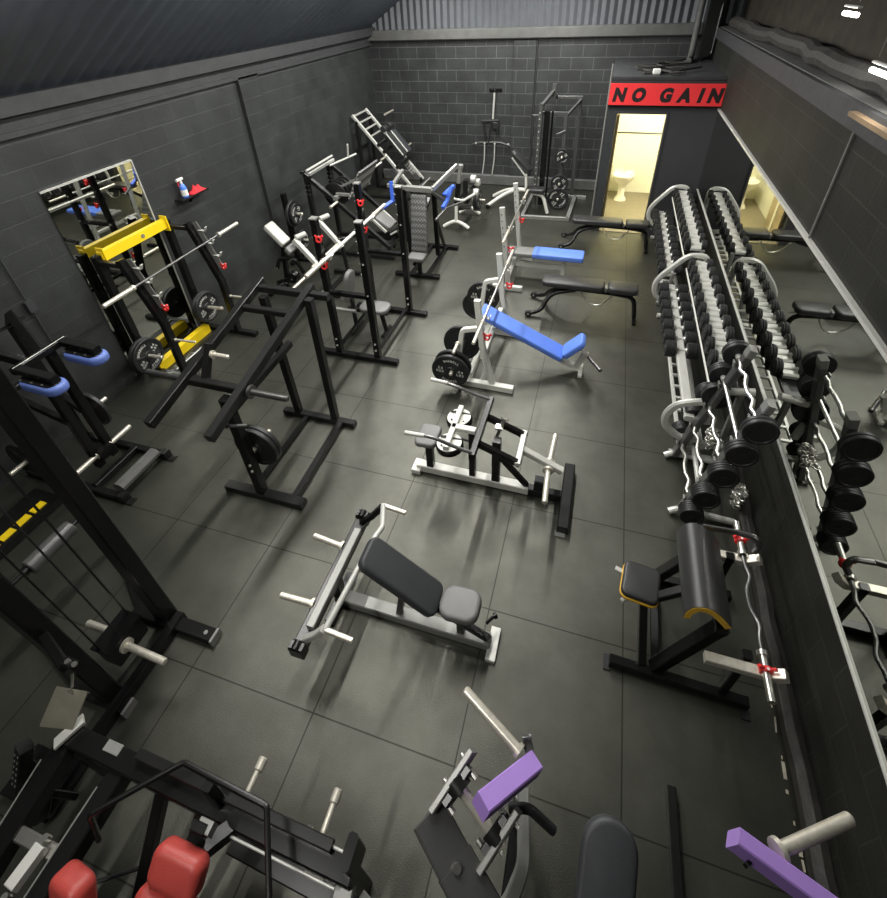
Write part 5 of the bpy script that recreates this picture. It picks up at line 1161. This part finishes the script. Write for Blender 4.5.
g = G(); g.pad((.12, 5.28, .50), (1, 0, 0), (0, 1, 0), Z, .4, .26, .08, .025, corner=.06); part('seat', g, 'vinyl', t)
g = G(); g.tube([(.05, 5.28, .42), (.28, 5.26, .40), (.40, 5.24, .03)], .035, 12, .12); part('front_leg', g, 'white', t)

# cable attachments on the back wall
t = thing('wall_hook', 'dark hook bracket high on the back wall carrying cable bars', 'hook', (-1.12, YB, 2.08))
g = G(); g.box((-1.12, YB - .012, 2.08), (.28, .02, .07)); part('plate', g, 'black', t)
g = G(); g.tube([(-1.12, YB - .02, 2.06), (-1.12, YB - .10, 2.06), (-1.12, YB - .11, 2.12)], .012, 8, .02); g.tube([(-1.2, YB - .02, 2.1), (-1.2, YB - .08, 2.1)], .01, 8); part('hook', g, 'gunmetal', t)
yy = YB - .07
g = G(); g.tube([(-1.135, yy, 2.04), (-1.16, yy, 1.50)], .022, 10); solo('straight_cable_bar', g, 'silver', 'straight silver cable bar hanging vertically from the back wall hook', 'cable attachment', (-1.15, yy, 1.8))
g = G(); g.tube([(-1.42, yy, 1.45), (-1.02, yy, 1.47)], .03, 10); g.tube([(-1.39, yy, 1.45), (-1.32, yy, 1.02)], .022, 8); g.tube([(-1.18, yy - .02, 1.45), (-1.22, yy - .02, 1.2), (-1.25, yy - .02, 1.0)], .016, 8, .02); g.box((-1.09, yy, 1.36), (.12, .06, .16), ch=.02); g.tube([(-1.05, yy, 1.45), (-1.05, yy, 1.15)], .03, 10); solo('rope_cable_handle', g, 'rubber', 'black rope and handle set hanging on the back wall under the straight bar', 'cable attachment', (-1.2, yy, 1.3))
t = thing('wide_pulldown_bar', 'wide pulldown bar with two long steel handles hanging low on the back wall', 'cable attachment', (-1.2, yy, .97))
g = G(); g.tube([(-1.66, yy, .93), (-1.50, yy, .98), (-.98, yy, 1.0), (-.74, yy, .93)], .018, 10, .05); part('bar', g, 'gunmetal', t)
for x in (-1.34, -1.10):
    g = G(); g.tube([(x, yy - .03, .97), (x - .005, yy - .03, .60), (x - .05, yy - .03, .26)], .014, 8, .05); part('long_handle', g, 'silver', t)
g = G()
for x in (-1.55, -1.34, -1.10, -.78): g.cyl((x, yy - .015, .97), (x, yy - .05, .97), .02, 10)
part('end_knob', g, 'silver', t)

# ------------------------------------------------------------------ world, camera, view
w = bpy.data.worlds.new('world'); scene.world = w; w.use_nodes = True
w.node_tree.nodes['Background'].inputs[0].default_value = (.55, .62, .75, 1); w.node_tree.nodes['Background'].inputs[1].default_value = .02
cam = bpy.data.cameras.new('camera'); co = bpy.data.objects.new('camera', cam); col.objects.link(co)
F = 489.18; a, b, c = .62506, .3241, -.04789
ca, sa, cb, sb, cc, sc2 = math.cos(a), math.sin(a), math.cos(b), math.sin(b), math.cos(c), math.sin(c)
r_ = V((cb, sb, 0)); f0 = V((-sb, cb, 0)); u_ = V((0, 0, 1)); fw = f0 * ca - u_ * sa; up = u_ * ca + f0 * sa
rr, uu = r_ * cc + up * sc2, up * cc - r_ * sc2
R = Matrix((rr, uu, -fw)).transposed().to_4x4()
co.matrix_world = Matrix.Translation(V((1.35283, -4.85917, 3.97165))) @ R
cam.sensor_fit = 'HORIZONTAL'; cam.sensor_width = 36; cam.lens = F * 36 / 887
cam.shift_x = 0; cam.shift_y = -(449 - 340.734) / 887; cam.clip_start = .05
scene.camera = co
scene.view_settings.view_transform = 'Standard'; scene.view_settings.look = 'None'
scene.view_settings.exposure = .12; scene.view_settings.gamma = 1; scene.view_settings.use_curve_mapping = False
scene.cycles.use_denoising = True; scene.cycles.max_bounces = 8; scene.cycles.glossy_bounces = 5
